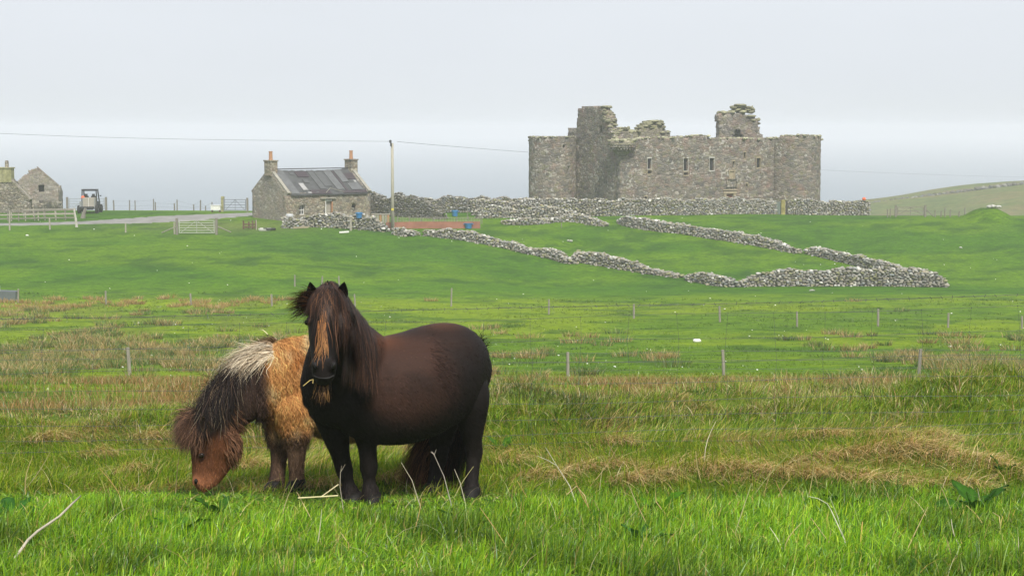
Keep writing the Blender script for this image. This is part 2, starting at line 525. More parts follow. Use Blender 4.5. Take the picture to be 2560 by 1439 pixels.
M_GRAVEL = weathered('gravel', (.20, .195, .185), .95, .3, .9)
M_TRACK = weathered('worn_track', (.25, .21, .13), .95, .35, .6)
pts = [G(-120, 156), G(100, 157), G(230, 158.5), G(330, 160.5), G(430, 163), G(540, 167), G(640, 171), G(700, 174)]
sheet('road', [(p.x, p.y, hw) for p, hw in zip(pts, (1.2, 1.3, 1.7, 3.2, 4.2, 3.4, 1.8, 1.6))], M_GRAVEL, .07, 'grey gravel track past the cottage', 'road')
pts = [G(300, 168), G(350, 169), G(420, 169.5)]
# ---------------------------------------------------------------- loose stones
def _ico(sub):
    import bmesh
    bm = bmesh.new(); bmesh.ops.create_icosphere(bm, subdivisions=sub, radius=1)
    v = np.array([p.co[:] for p in bm.verts]); f = np.array([[q.index for q in p.verts] for p in bm.faces]); bm.free()
    return v, f


_iv, _if = _ico(2)
ROCKS = []
for k in range(12):
    r2 = np.random.default_rng(100 + k)
    v = _iv.copy()
    # planes chop a boulder into an angular block
    for _ in range(11):
        nrm = r2.normal(size=3); nrm /= np.linalg.norm(nrm); d = r2.uniform(.45, .8)
        h = v @ nrm - d
        v = v - np.where(h > 0, h, 0)[:, None] * nrm * .92
    v = v / np.abs(v).max(0)
    v += r2.normal(size=v.shape) * .02
    ROCKS.append(v)


def rocks(pos, size, col, seed=0, tilt=.25):
    """pos (n,3) centres, size (n,3) half sizes, col (n,3): returns V, F, C"""
    r = np.random.default_rng(seed); n = len(pos); m = len(_iv)
    kind = r.integers(0, len(ROCKS), n)
    base = np.array(ROCKS)[kind] * np.asarray(size)[:, None, :]
    az = r.uniform(-.5, .5, n) + np.where(r.random(n) < .5, 0, PI); tx = r.normal(size=n) * tilt; ty = r.normal(size=n) * tilt
    ca, sa = np.cos(az), np.sin(az)
    x, y, z = base[..., 0], base[..., 1], base[..., 2]
    cx, sx = np.cos(tx)[:, None], np.sin(tx)[:, None]; y, z = y * cx - z * sx, y * sx + z * cx
    cy, sy = np.cos(ty)[:, None], np.sin(ty)[:, None]; x, z = x * cy + z * sy, -x * sy + z * cy
    x, y = x * ca[:, None] - y * sa[:, None], x * sa[:, None] + y * ca[:, None]
    V = (np.stack([x, y, z], -1) + np.asarray(pos)[:, None, :]).reshape(-1, 3)
    F = (_if[None] + (np.arange(n) * m)[:, None, None]).reshape(-1, 3)
    C = np.repeat(np.asarray(col), m, 0)
    return V, F, C


def stone_cols(n, r, light=1.0):
    t = r.random(n)
    base = np.array([.235, .225, .195])[None] * (.68 + .72 * t)[:, None]
    tint = r.normal(size=(n, 1)) * np.array([[.05, .01, -.05]]); base = base * (1 + tint)
    w = r.random(n) < .08; base[w] = np.array([.52, .51, .47]) * r.uniform(.8, 1.1, (w.sum(), 1))
    g = r.random(n) < .15; base[g] = np.array([.20, .20, .11]) * r.uniform(.7, 1.2, (g.sum(), 1))
    return np.clip(base * light, .02, .75)


M_DRY = from_attr('dry_stone', .9, .4, 7.0, .6, .12)


def dry_wall(label, path, heights, thick=.7, ss=(.16, .085), name='dry_stone_wall', light=1.0, seed=1, cat='stone wall', group='dry stone walls', core=True, tumble=.4):
    """path: list of world points (foot of wall), heights in metres at each; built of individual stones"""
    r = np.random.default_rng(seed)
    pts = np.array([[p[0], p[1]] for p in path]); hs = np.array(heights, float)
    seg = np.linalg.norm(np.diff(pts, axis=0), axis=1); cum = np.concatenate([[0], np.cumsum(seg)]); L = cum[-1]
    def at(s):
        x = np.interp(s, cum, pts[:, 0]); y = np.interp(s, cum, pts[:, 1]); return x, y
    def hh(s):
        return np.interp(s, cum, hs) * (1 + .22 * (fbm(s * .8, s * 0 + seed, 3, 3) - .5) * 2)
    pos, size = [], []
    dz = ss[1] * 1.62
    maxh = hs.max() * 1.25
    for side in (-1, 1):
        z = ss[1] * .8
        while z < maxh:
            s = r.uniform(0, ss[0])
            while s < L:
                a = ss[0] * r.uniform(.6, 1.55)
                h_ = float(hh(s))
                if z < h_ * 1.0 + r.normal() * .03:
                    x, y = at(s + a); x0, y0 = at(s - .3); x1, y1 = at(s + .3)
                    t = np.array([x1 - x0, y1 - y0]); t /= np.linalg.norm(t) + 1e-9; nn = np.array([-t[1], t[0]])
                    bat = thick * .5 * (1 - .3 * z / maxh) - a * .35
                    off = side * (bat + r.normal() * .035)
                    pos.append((x + nn[0] * off, y + nn[1] * off, z + r.normal() * .02)); size.append((a, a * r.uniform(.6, 1.0), ss[1] * r.uniform(.75, 1.35), math.atan2(t[1], t[0])))
                s += a * 1.75
            z += dz
    # cope stones along the top and some fallen ones at the foot
    s = 0
    while s < L:
        a = ss[0] * r.uniform(.8, 1.5); h_ = float(hh(s))
        if h_ > .12:
            for o in (-.22, .0, .22):
                x, y = at(s); x0, y0 = at(s - .3); x1, y1 = at(s + .3)
                t = np.array([x1 - x0, y1 - y0]); t /= np.linalg.norm(t) + 1e-9; nn = np.array([-t[1], t[0]])
                pos.append((x + nn[0] * o * thick, y + nn[1] * o * thick, h_ + r.uniform(-.02, .10))); size.append((a, a * .8, ss[1] * r.uniform(1.0, 1.7), math.atan2(t[1], t[0])))
        if r.random() < tumble:
            x, y = at(s); b = ss[0] * r.uniform(.4, 1.1); o = r.choice([-1, 1]) * r.uniform(.6, 1.4) * (.5 * thick + .15)
            x0, y0 = at(s - .3); x1, y1 = at(s + .3); t = np.array([x1 - x0, y1 - y0]); t /= np.linalg.norm(t) + 1e-9
            pos.append((x - t[1] * o, y + t[0] * o, b * .25)); size.append((b, b * .8, b * .55, r.uniform(0, 6)))
        s += a * 1.6
    pos = np.array(pos); size4 = np.array(size)
    pos[:, 2] += zt(pos[:, 0], pos[:, 1])
    V, F, C = rocks(pos, size4[:, :3], stone_cols(len(pos), r, light), seed + 50, .16)
    # turn each stone along the wall
    m = len(_iv); ang = np.repeat(size4[:, 3], m); c = np.repeat(pos, m, 0)
    dx, dy = V[:, 0] - c[:, 0], V[:, 1] - c[:, 1]
    V[:, 0] = c[:, 0] + dx * np.cos(ang) - dy * np.sin(ang); V[:, 1] = c[:, 1] + dx * np.sin(ang) + dy * np.cos(ang)
    if core:
        ks = np.arange(0, L + .01, .5); cv = []; cf = []
        for a, s in enumerate(ks):
            x, y = at(s); x0, y0 = at(s - .3); x1, y1 = at(s + .3)
            t = np.array([x1 - x0, y1 - y0]); t /= np.linalg.norm(t) + 1e-9; nn = np.array([-t[1], t[0]]) * (thick * .5 - ss[0] * .75)
            z0 = zt1(float(x), float(y)); h_ = max(float(hh(s)) - .12, .0)
            cv += [(x - nn[0], y - nn[1], z0 - .1), (x + nn[0], y + nn[1], z0 - .1), (x + nn[0] * .7, y + nn[1] * .7, z0 + h_), (x - nn[0] * .7, y - nn[1] * .7, z0 + h_)]
            if a:
                b = (a - 1) * 4; cf += [(b + k, b + (k + 1) % 4, b + 4 + (k + 1) % 4, b + 4 + k) for k in range(4)]
        cf += [(0, 1, 2, 3), tuple(len(cv) - 4 + k for k in (3, 2, 1, 0))]
        n0 = len(V); V = np.concatenate([V, np.array(cv)]); C = np.concatenate([C, np.tile([[.10, .097, .08]], (len(cv), 1))])
        Fs = [F, np.array(cf) + n0]
    else:
        Fs = F
    o = np_mesh(name, V, Fs, M_DRY, base=path[len(path) // 2], col=C)
    return tag(o, label, cat, group)


def px_wall(label, pix, **kw):
    """pix: [(u, v of the foot, height in photo pixels)] traced along the wall"""
    pts, hs = [], []
    for u, v, h in pix:
        p = hit(u, v); pts.append(p); hs.append(max(h, 1) * p.y / FOC)
    return dry_wall(label, pts, hs, **kw)


# ---------------------------------------------------------------- mortared walls with openings
def cells(sb, zb, inside, surf, thick, jit=.03, seed=0):
    """a wall of two skins cut into cells; surf(s, z) -> (outer point, inward unit vector)"""
    r = np.random.default_rng(seed)
    ns_, nz_ = len(sb), len(zb)
    inc = np.zeros((ns_ + 1, nz_ + 1), bool)
    for i in range(ns_ - 1):
        for j in range(nz_ - 1):
            inc[i + 1, j + 1] = inside((sb[i] + sb[i + 1]) / 2, (zb[j] + zb[j + 1]) / 2)
    V = []; idx = {}
    def vert(i, j):
        if (i, j) not in idx:
            p, q = surf(sb[i] + r.normal() * jit * .5, zb[j] + r.normal() * jit * .5)
            o = r.normal() * jit
            idx[(i, j)] = len(V); V.append(tuple(p + q * o)); V.append(tuple(p + q * (thick + o)))
        return idx[(i, j)]
    F = []
    for i in range(1, ns_):
        for j in range(1, nz_):
            if not inc[i, j]: continue
            a, b, c, d = vert(i - 1, j - 1), vert(i, j - 1), vert(i, j), vert(i - 1, j)
            F.append((a, b, c, d)); F.append((d + 1, c + 1, b + 1, a + 1))
            if not inc[i, j - 1]: F.append((b, a, a + 1, b + 1))
            if not inc[i, j + 1]: F.append((d, c, c + 1, d + 1))
            if not inc[i - 1, j]: F.append((a, d, d + 1, a + 1))
            if not inc[i + 1, j]: F.append((c, b, b + 1, c + 1))
    return np.array(V), np.array(F)


def breaks(lo, hi, step, edges=()):
    e = []
    for x in sorted(x for x in edges if lo < x < hi):
        if not e or x - e[-1] > .07: e.append(x)
    u = [x for x in np.arange(lo, hi + 1e-6, step) if all(abs(x - y) > step * .35 for y in e)]
    return sorted(u + e)


def in_poly(x, y, poly):
    c = False; n_ = len(poly)
    for k in range(n_):
        x1, y1 = poly[k]; x2, y2 = poly[(k + 1) % n_]
        if (y1 > y) != (y2 > y) and x < (x2 - x1) * (y - y1) / (y2 - y1) + x1: c = not c
    return c


class Plane:
    """vertical wall plane through O along horizontal unit e; maps photo pixels to wall coordinates"""
    def __init__(s, O, e):
        s.O = Vector((O[0], O[1], 0)); s.e = Vector((e[0], e[1], 0)).normalized(); s.n = Vector((-s.e.y, s.e.x, 0))
    def s(s, u, v=420):
        k = (u - 1280.0) / FOC
        z = 0
        for _ in range(4):
            # x = k*(y*CA-(z-H)*SA)
            t = (k * (s.O.y * CA - (z - H) * SA) - s.O.x) / (s.e.x - k * s.e.y * CA)
            z = H - (s.O.y + s.e.y * t) * slope(v)
        return t
    def sz(s, u, v):
        t = s.s(u, v); return t, H - (s.O.y + s.e.y * t) * slope(v)
    def rect(s, r):
        u0, u1, v0, v1 = r
        a, zt_ = s.sz(u0, v0); b, _ = s.sz(u1, v0); _, zb_ = s.sz((u0 + u1) / 2, v1)
        return a, b, zb_, zt_
    def at(s, t, z): return Vector((s.O.x + s.e.x * t, s.O.y + s.e.y * t, z)), s.n


def flat_wall(pl, lo, hi, zlo, top, openings, thick, step=.22, jit=.03, seed=0):
    es = [x for o in openings for x in o[:2]]; ez = [x for o in openings for x in o[2:]]
    zmax = max(top(s) for s in np.arange(lo, hi, .1)) + .3
    sb = breaks(lo, hi, step, es); zb = breaks(zlo, zmax, step, ez)
    rr = np.random.default_rng(seed + 5); jz = {}
    def inside(s, z):
        k = int(s / step)
        if k not in jz: jz[k] = rr.normal() * .07
        if z > top(s) + jz[k]: return False
        return not any(a < s < b and c < z < d for a, b, c, d in openings)
    return cells(sb, zb, inside, pl.at, thick, jit, seed)


def top_fn(pl, prof):
    """prof in photo pixels [(u, v)] -> function of wall coordinate"""
    a = [pl.sz(u, v) for u, v in prof]
    return lambda s: float(np.interp(s, [q[0] for q in a], [q[1] for q in a]))


def rim(pts, size, seed, light=1.0):
    """loose stones lying along a broken wall head"""
    r = np.random.default_rng(seed); pos = []; sz = []
    for p in pts:
        a = size * r.uniform(.6, 1.4)
        pos.append((p[0] + r.normal() * .15, p[1] + r.normal() * .15, p[2] + r.uniform(-.05, .06))); sz.append((a, a * .9, a * r.uniform(.35, .6)))
    c = np.array([.23, .225, .15])[None] * r.uniform(.6, 1.7, (len(pos), 1)) * light
    return rocks(np.array(pos), np.array(sz), c, seed, .12)


# ---------------------------------------------------------------- castle
STONE = [(.150, .137, .121), (.205, .190, .167), (.092, .087, .082), (.185, .168, .147), (.165, .130, .108), (.27, .25, .22), (.118, .112, .102), (.178, .170, .156)]
M_CASTLE = masonry('castle_rubble', STONE, (.135, .118, .098), (2.0, 2.0, 3.6), .95, white=.45, green=.5, pink=.55, mort=.4)
M_CASTLE_TOP = masonry('castle_mossy_rubble', [(.17, .155, .13), (.23, .215, .165), (.15, .14, .12), (.25, .235, .18)], (.14, .13, .09), (1.3, 1.3, 5.0), .8, white=.2, green=.95)
M_LOOSE = from_attr('loose_mossy_stone', .95, .4, 5.0, .5, .1)
M_DARK = weathered('interior_shade', (.012, .012, .012), .95, .3, 2)  # near-black colour paints in the shade of rooms behind openings
M_LIME = weathered('lime_whitened_stone', (.42, .41, .37), .9, .3, 4)
M_SAND = weathered('dressed_sandstone', (.30, .25, .17), .9, .3, 5)
M_OAK = weathered('red_brown_door_boards', (.17, .06, .042), .8, .35, 4, stretch=(8, 8, .6))

TH = math.radians(28)
e1 = Vector((math.cos(TH), math.sin(TH), 0)); e2 = Vector((-math.sin(TH), math.cos(TH), 0))
C1 = P(1552, 500, 178)
zb0 = zt1(C1.x, C1.y) - .8
castle = thing('ruined_castle', 'ruined grey stone castle with two round towers and broken roofless wallheads', 'castle', (C1.x, C1.y, zb0))
front = Plane(C1, e1)
wins = [(1619, 1629, 396, 422), (1619, 1630, 426, 434.5), (1611, 1618, 491, 499.5), (1709, 1720.5, 396, 427), (1709, 1721, 431, 437.5),
        (1774, 1786, 395, 426), (1831, 1837, 403, 420), (1859, 1864.5, 380.5, 397), (1891.5, 1901.5, 395, 419), (1864.5, 1869.5, 459, 477)]
door_r = (1815.5, 1832.5, 484, 512)
ops = [front.rect(r) for r in wins + [door_r]]
ft = top_fn(front, [(1545, 350), (1580, 350), (1612, 345), (1650, 343), (1680, 345), (1717, 341), (1767, 339), (1777, 347), (1800, 348), (1845, 346), (1913, 347), (1985, 347)])
sR = front.s(1982)
V, F = flat_wall(front, 0, sR, zb0, ft, ops, 1.1, .22, .03, 3)
np_mesh('front_wall', V, F, M_CASTLE, castle)
wallo = bpy.data.objects['front_wall']
RV = [np.array(rim([front.at(s, ft(s))[0] + front.n * q for s in np.arange(.3, sR, .38) for q in (.15, .6)], .24, 4)[i]) for i in range(3)]
np_mesh('wall_head', RV[0], RV[1], M_LOOSE, castle, col=RV[2])
for k, r_ in enumerate(wins):
    a, b, c, d_ = front.rect(r_)
    wm = MB()
    fp = lambda s, z, o: front.at(s, z)[0] + front.n * o
    fw = .045
    R = Matrix((front.e, front.n, (0, 0, 1))).transposed()
    for (s0, s1, z0, z1) in ((a - fw, a, c, d_), (b, b + fw, c, d_), (a - fw, b + fw, d_, d_ + .14), (a - fw, b + fw, c - .12, c)):
        wm.box(fp((s0 + s1) / 2, (z0 + z1) / 2, .10), (s1 - s0 - .004, .26, z1 - z0 - .004), R)
    w_ = wm.build('window', M_LIME if k in (0, 3, 5) else M_SAND, castle)
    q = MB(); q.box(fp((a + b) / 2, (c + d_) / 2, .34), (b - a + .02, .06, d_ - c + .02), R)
    q.build('opening_shade', M_DARK, w_)  # dark panel stands in for the shaded room behind the window
a, b, c, d_ = front.rect(door_r)
q = MB()
for k in range(5):
    q.box(front.at(a + (b - a) * (k + .5) / 5, (c + d_) / 2)[0] + front.n * .2, ((b - a) / 5 - .012, .08, d_ - c), R)
dr = q.build('door', M_OAK, castle)
q = MB()
q.box(front.at((a + b) / 2, d_ + .13)[0] - front.n * .06 + front.n * .1, (b - a + .9, .36, .24), R)
q.box(front.at((a + b) / 2, d_ + .42)[0] + front.n * .03, (b - a + 1.1, .40, .10), R)
for s_ in (a - .2, b + .2): q.box(front.at(s_, (c + d_) / 2)[0] + front.n * .06, (.36, .3, d_ - c), R)
q.build('door_surround', M_SAND, dr)
for rr_, nm, mt in (((1817, 1840, 449, 465), 'carved_panel', M_CASTLE), ((1823, 1834, 428, 446), 'armorial_panel', M_SAND)):
    a, b, c, d_ = front.rect(rr_); q = MB()
    q.box(front.at((a + b) / 2, (c + d_) / 2)[0] + front.n * .03, (b - a, .16, d_ - c), R)
    for (s0, s1, z0, z1) in ((a - .1, a, c, d_), (b, b + .1, c, d_), (a - .16, b + .16, d_, d_ + .12), (a - .12, b + .12, c - .1, c)):
        q.box(front.at((s0 + s1) / 2, (z0 + z1) / 2)[0] - front.n * .02, (s1 - s0, .3, z1 - z0), R)
    q.build(nm, mt, castle)

# end wall with the tall chimney gable
Wd = 9.0
C4 = C1 + e2 * Wd
endw = Plane(C4, -e2)
a0 = endw.s(1440); a1 = Wd
et = top_fn(endw, [(1400, 324), (1443, 324), (1444, 270), (1470, 267), (1503, 267), (1505, 275), (1511, 283), (1513, 293), (1518, 294), (1519, 322), (1526, 325), (1532, 331), (1540, 349)])
ow = endw.rect((1497.5, 1505.5, 315, 333))
V, F = flat_wall(endw, endw.s(1420), a1, zb0, et, [ow], 1.2, .22, .03, 8)
np_mesh('gable_wall', V, F, M_CASTLE, castle)
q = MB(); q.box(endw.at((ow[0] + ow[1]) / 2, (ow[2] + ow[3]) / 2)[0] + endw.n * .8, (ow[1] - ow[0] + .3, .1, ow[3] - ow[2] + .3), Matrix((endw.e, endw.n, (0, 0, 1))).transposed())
q.build('opening_shade', M_DARK, bpy.data.objects['gable_wall'])  # dark panel painted as the shade inside the gable opening
# stepped, broken edge of that gable running back along the front wall head
r = np.random.default_rng(5); pos = []; sz = []
for k in range(150):
    u = r.uniform(1498, 1534); t_ = endw.s(u); z = et(t_) - (r.uniform(0, .8) if u > 1503 else 0)
    p = endw.at(t_ + r.uniform(0, .15), z)[0] + endw.n * r.uniform(.1, 1.25); pos.append(p[:]); a = r.uniform(.2, .42); sz.append((a, a, a * .38))
RV = rocks(np.array(pos), np.array(sz), np.array([.20, .195, .125])[None] * r.uniform(.6, 1.5, (150, 1)), 8, .07)
np_mesh('broken_gable_edge', RV[0], RV[1], M_LOOSE, castle, col=RV[2])
# back and far end walls
back = Plane(C4, e1); far = Plane(C1 + e1 * sR, e2)
zt_main = front.sz(1700, 352)[1]
V, F = flat_wall(back, 0, sR, zb0, lambda s: zt_main - .5 + .5 * math.sin(s * .9), [], 1.1, .4, .04, 9)
np_mesh('back_wall', V, F, M_CASTLE, castle)
V, F = flat_wall(far, 0, Wd, zb0, lambda s: zt_main - .3 + .2 * math.sin(s * 2), [], 1.1, .4, .04, 10)
np_mesh('far_end_wall', V, F, M_CASTLE, castle)
# unseen slab added to block skylight and darken the rooms behind the windows
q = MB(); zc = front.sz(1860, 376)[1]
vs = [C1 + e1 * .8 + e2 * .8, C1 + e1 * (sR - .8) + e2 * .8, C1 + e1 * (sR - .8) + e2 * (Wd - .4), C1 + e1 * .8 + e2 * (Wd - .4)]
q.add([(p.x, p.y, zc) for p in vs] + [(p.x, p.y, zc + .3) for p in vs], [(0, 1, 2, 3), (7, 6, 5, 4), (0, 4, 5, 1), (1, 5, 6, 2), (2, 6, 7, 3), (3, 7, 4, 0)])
q.build('shading_slab', M_DARK, castle)


def poly_block(name, pl, poly, thick, mat_, step=.2, seed=0, ops=(), jit=.05):
    pz = [pl.sz(u, v) for u, v in poly]
    lo, hi = min(p[0] for p in pz), max(p[0] for p in pz); z0, z1 = min(p[1] for p in pz), max(p[1] for p in pz)
    es = [x for o in ops for x in o[:2]]; ez = [x for o in ops for x in o[2:]]
    def inside(s, z):
        return in_poly(s, z, pz) and not any(a < s < b and c < z < d for a, b, c, d in ops)
    V, F = cells(breaks(lo, hi, step, es), breaks(z0, z1, step, ez), inside, pl.at, thick, jit, seed)
    return np_mesh(name, V, F, mat_, castle)


def slabs(name, pl, rows, thick, seed):
    """flat overhanging slabs stacked in courses; rows = [(u0, u1, v)]"""
    r = np.random.default_rng(seed); pos = []; sz = []
    for u0, u1, v in rows:
        u = u0
        while u < u1:
            w_ = min(r.uniform(14, 34), u1 - u + 4); t_, z = pl.sz(u + w_ / 2, v)
            hw = w_ / 2 / (FOC / (pl.O.y + pl.e.y * t_)) * 1.12
            for dpt in np.arange(.2, thick, .5):
                p = pl.at(t_, z)[0] + pl.n * (dpt + r.normal() * .1); pos.append(p[:]); sz.append((hw * .95, r.uniform(.4, .6), r.uniform(.13, .26)))
            u += w_
    c = np.array([.205, .20, .125])[None] * r.uniform(.6, 1.5, (len(pos), 1))
    V, F, C = rocks(np.array(pos), np.array(sz), c, seed, .07)
    return np_mesh(name, V, F, M_LOOSE, castle, col=C)


# tall chimney stack over the far gable
cp = Plane(C1 + e1 * (sR - 5.5) + e2 * 5.5, Vector((math.cos(.12), math.sin(.12), 0)))
poly = [(1794, 352), (1800, 333), (1797, 312), (1796, 290), (1798, 285), (1812, 283), (1830, 280), (1866, 285), (1882, 288), (1890, 297), (1896, 305), (1898, 320), (1898, 335), (1911, 337), (1911, 356), (1794, 356)]
nich = cp.rect((1831, 1857, 326, 352)); pn = (nich[0] + .25, nich[1] - .25, nich[2], nich[3])
ch = poly_block('chimney_stack', cp, poly, 1.6, M_CASTLE, .2, 21, [(nich[0], nich[1], nich[2] - 1, nich[3] - .45), (pn[0], pn[1], nich[3] - .5, nich[3])])
q = MB(); q.box(cp.at((nich[0] + nich[1]) / 2, (nich[2] + nich[3]) / 2)[0] + cp.n * .8, (nich[1] - nich[0] + .4, .1, 2.2), Matrix((cp.e, cp.n, (0, 0, 1))).transposed())
q.build('fireplace_back', M_CASTLE, ch)
slabs('broken_stack_head', cp, [(1798, 1830, 281), (1822, 1884, 280), (1832, 1884, 274), (1828, 1880, 269), (1838, 1866, 263), (1840, 1864, 266), (1866, 1892, 290), (1872, 1896, 300), (1880, 1898, 309)], 1.6, 22)
# middle hump and little pillar on the wall behind
hp = Plane(C1 + e1 * 2 + e2 * 5.0, e1)
poly = [(1548, 352), (1551, 329), (1570, 327), (1574, 334), (1600, 329), (1606, 318), (1615, 311), (1660, 311), (1662, 325), (1676, 331), (1680, 352)]
poly_block('broken_inner_wall', hp, poly, 1.4, M_CASTLE_TOP, .22, 31)
slabs('capping_stones', hp, [(1553, 1571, 321), (1554, 1570, 325), (1568, 1602, 329), (1598, 1640, 320), (1603, 1650, 315), (1612, 1664, 310), (1622, 1656, 304), (1618, 1660, 307), (1650, 1676, 330), (1654, 1664, 319)], 1.4, 32)
# corbelled turret stump at the corner
q = MB()
tc_ = C1 + e1 * .3 + e2 * .3
zz = lambda v: H - 178 * slope(v)
prof = [(.55, zz(388)), (.75, zz(384)), (.8, zz(380)), (1.0, zz(379)), (1.02, zz(375)), (1.2, zz(374)), (1.22, zz(369)), (1.42, zz(368)), (1.44, zz(363)), (1.52, zz(362)), (1.5, zz(356)), (1.38, zz(352)), (.2, zz(350))]
q.lathe((tc_.x, tc_.y, 0), prof, 26)
tur = q.build('corbelled_turret', M_CASTLE_TOP, castle)
q = MB()
for ring, (rad, v, off) in enumerate(((1.24, 372, 0), (1.46, 366, .12))):
    for k in range(26):
        an = 2 * PI * k / 26 + off
        q.box((tc_.x + math.cos(an) * rad, tc_.y + math.sin(an) * rad, zz(v)), (.22, .17, .2), rotz(an))
q.build('corbel', M_CASTLE, tur)
V, F, C = rim([(tc_.x + math.cos(a_) * rr_, tc_.y + math.sin(a_) * rr_, zz(351)) for a_ in np.arange(0, 6.28, .35) for rr_ in (.6, 1.25)], .3, 44)
np_mesh('turret_rubble', V, F, M_LOOSE, tur, col=C)


def tower(name, cu, cY, rad, prof, windows, seed, zbase):
    c = P(cu, 400, cY); c = Vector((c.x, c.y, 0))
    Lr = 2 * PI * rad
    def surf(s, z):
        a = s / rad; q = Vector((math.cos(a), math.sin(a), 0)); return Vector((c.x + q.x * rad * (1 + .012 * max(0, -z) / 7), c.y + q.y * rad * (1 + .012 * max(0, -z) / 7), z)), -q
    def ang(u):       # nearest surface point seen at pixel u
        k = (u - 1280) / FOC * CA
        for a in np.linspace(PI * 1.02, PI * 1.98, 900):
            if (c.x + rad * math.cos(a)) / (c.y + rad * math.sin(a)) >= k: return a
        return PI * 1.98
    op = []
    for u0, u1, v0, v1 in windows:
        a, b = ang(u0) * rad, ang(u1) * rad; Yn = c.y + rad * math.sin(ang((u0 + u1) / 2))
        op.append((a, b, H - Yn * slope(v1), H - Yn * slope(v0)))
    pa = [(ang(u) * rad, H - (c.y - rad * .5) * slope(v)) for u, v in prof]
    top = lambda s: float(np.interp(s, [q[0] for q in pa], [q[1] for q in pa])) if PI * rad < s < Lr else pa[0][1] - .2 + .15 * math.sin(s * 1.3)
    es = [x for o in op for x in o[:2]]; ez = [x for o in op for x in o[2:]]
    zmax = max(q[1] for q in pa) + .3
    rr = np.random.default_rng(seed); jz = {}
    def inside(s, z):
        k = int(s / .2)
        if k not in jz: jz[k] = rr.normal() * .04
        return z < top(s) + jz[k] and not any(a < s < b and p < z < q for a, b, p, q in op)
    V, F = cells(breaks(0, Lr, .22, es), breaks(zbase, zmax, .2, ez), inside, surf, .9, .025, seed)
    t = np_mesh(name, V, F, M_CASTLE, castle)
    for a, b, p, q in op:
        m = MB(); pc, nn = surf((a + b) / 2, (p + q) / 2)
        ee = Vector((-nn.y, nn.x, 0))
        m.box(pc + nn * .32, (b - a + .02, .06, q - p + .02), Matrix((ee, nn, (0, 0, 1))).transposed()); m.build('opening_shade', M_DARK, t)  # dark panel stands in for the shade inside the tower
    V, F, C = rim([surf(s, top(s))[0] + surf(s, 0)[1] * o for s in np.arange(0, Lr, .26) for o in (.15, .55)], .2, seed + 3, .9)
    np_mesh('wall_head', V, F, M_LOOSE, t, col=C)
    q = MB(); q.lathe((c.x, c.y, pa[0][1] - .9), [(rad - .5, 0), (rad - .5, .25)], 24); q.build('tower_shading_slab', M_DARK, t)  # unseen slab added to keep skylight out of the tower


tower('round_tower', 1381.5, 186.5, 2.68, [(1323, 343), (1380, 342.5), (1442, 342.5)], [(1407.5, 1413, 361.6, 369.5), (1420, 1424.5, 416.6, 432.6)], 61, zb0)
tower('round_tower', 1982.5, 189.5, 3.12, [(1914, 346), (1945, 345), (1952, 340), (1990, 339.5), (2016, 337.5), (2050, 340)], [(1926, 1934.5, 415.5, 436.5)], 62, zb0)

# ---------------------------------------------------------------- walls of the paddocks
px_wall('straight castle garden wall of round grey stones running along the castle foot', [(1180, 538, 34), (1260, 540, 38), (1340, 541, 40), (1420, 541, 40), (1490, 541, 38), (1560, 539, 37), (1660, 538, 37), (1760, 537, 37), (1860, 535, 36), (1936, 534, 35)], seed=11, thick=.8)
px_wall('short garden wall between the orange lichened gatepost and the open hill', [(1966, 534, 35), (2040, 535, 35), (2110, 536, 34), (2172, 538, 31)], seed=12, thick=.8)
wp = [G(1045, 172), G(1110, 174), G(1200, 175.5), G(1290, 176.5), G(1345, 177)]
dry_wall('mossy dark wall behind the blue tub, ending at the castle', wp, [1.55, 1.5, 1.45, 1.5, 1.5], seed=13, light=.75, thick=.8)
px_wall('collapsed rubble wall snaking down the slope from the pole to the field corner', [(1062, 588, 8), (1085, 591, 14), (1130, 597, 20), (1180, 604, 22), (1220, 611, 20), (1255, 619, 12), (1285, 625, 20), (1318, 634, 9), (1335, 637, 12), (1365, 643, 22), (1395, 652, 22), (1425, 660, 8), (1445, 655, 22), (1480, 660, 26), (1520, 667, 26), (1560, 674, 22), (1590, 679, 18), (1620, 684, 10), (1660, 689, 9), (1700, 695, 6)], seed=14, tumble=.7)
px_wall('low broken wall end beside the field corner wall', [(1716, 700, 8), (1745, 705, 20), (1775, 712, 24), (1810, 717, 20), (1845, 718, 12), (1862, 716, 14), (1900, 715, 28), (1935, 715, 32)], seed=15, tumble=.7)
px_wall('tallest field wall meeting another at a sharp corner', [(1936, 715, 36), (2000, 715, 38), (2080, 715, 40), (2160, 715, 40), (2240, 716, 40), (2300, 717, 42), (2345, 717, 30), (2368, 718, 6)], seed=16)
px_wall('long diagonal wall descending from the castle garden', [(1548, 558, 5), (1570, 566, 22), (1610, 573, 25), (1650, 579, 24), (1700, 584, 22), (1750, 592, 21), (1800, 600, 20), (1850, 607, 20), (1880, 612, 22), (1915, 619, 20), (1950, 625, 16), (1980, 631, 10), (2000, 634, 6)], seed=17)
px_wall('diagonal wall running down to the sharp field corner', [(2013, 633, 6), (2035, 637, 16), (2060, 644, 24), (2090, 651, 20), (2125, 660, 20), (2160, 669, 24), (2200, 677, 22), (2240, 684, 18), (2262, 690, 14), (2285, 697, 26), (2315, 703, 24)], seed=18)
px_wall('tumbled low bank of stones on the green below the castle garden', [(1255, 560, 4), (1285, 563, 12), (1320, 563, 17), (1350, 560, 10), (1380, 556, 9), (1420, 553, 14), (1450, 556, 18), (1480, 562, 14), (1515, 567, 6)], seed=19, tumble=.8, core=False)
px_wall('loose stone heap spilled before the castle garden wall', [(1190, 546, 18), (1230, 545, 28), (1262, 544, 24), (1300, 546, 18), (1330, 548, 26), (1370, 549, 30), (1410, 550, 24), (1440, 548, 14)], seed=20, light=1.1, tumble=.8)
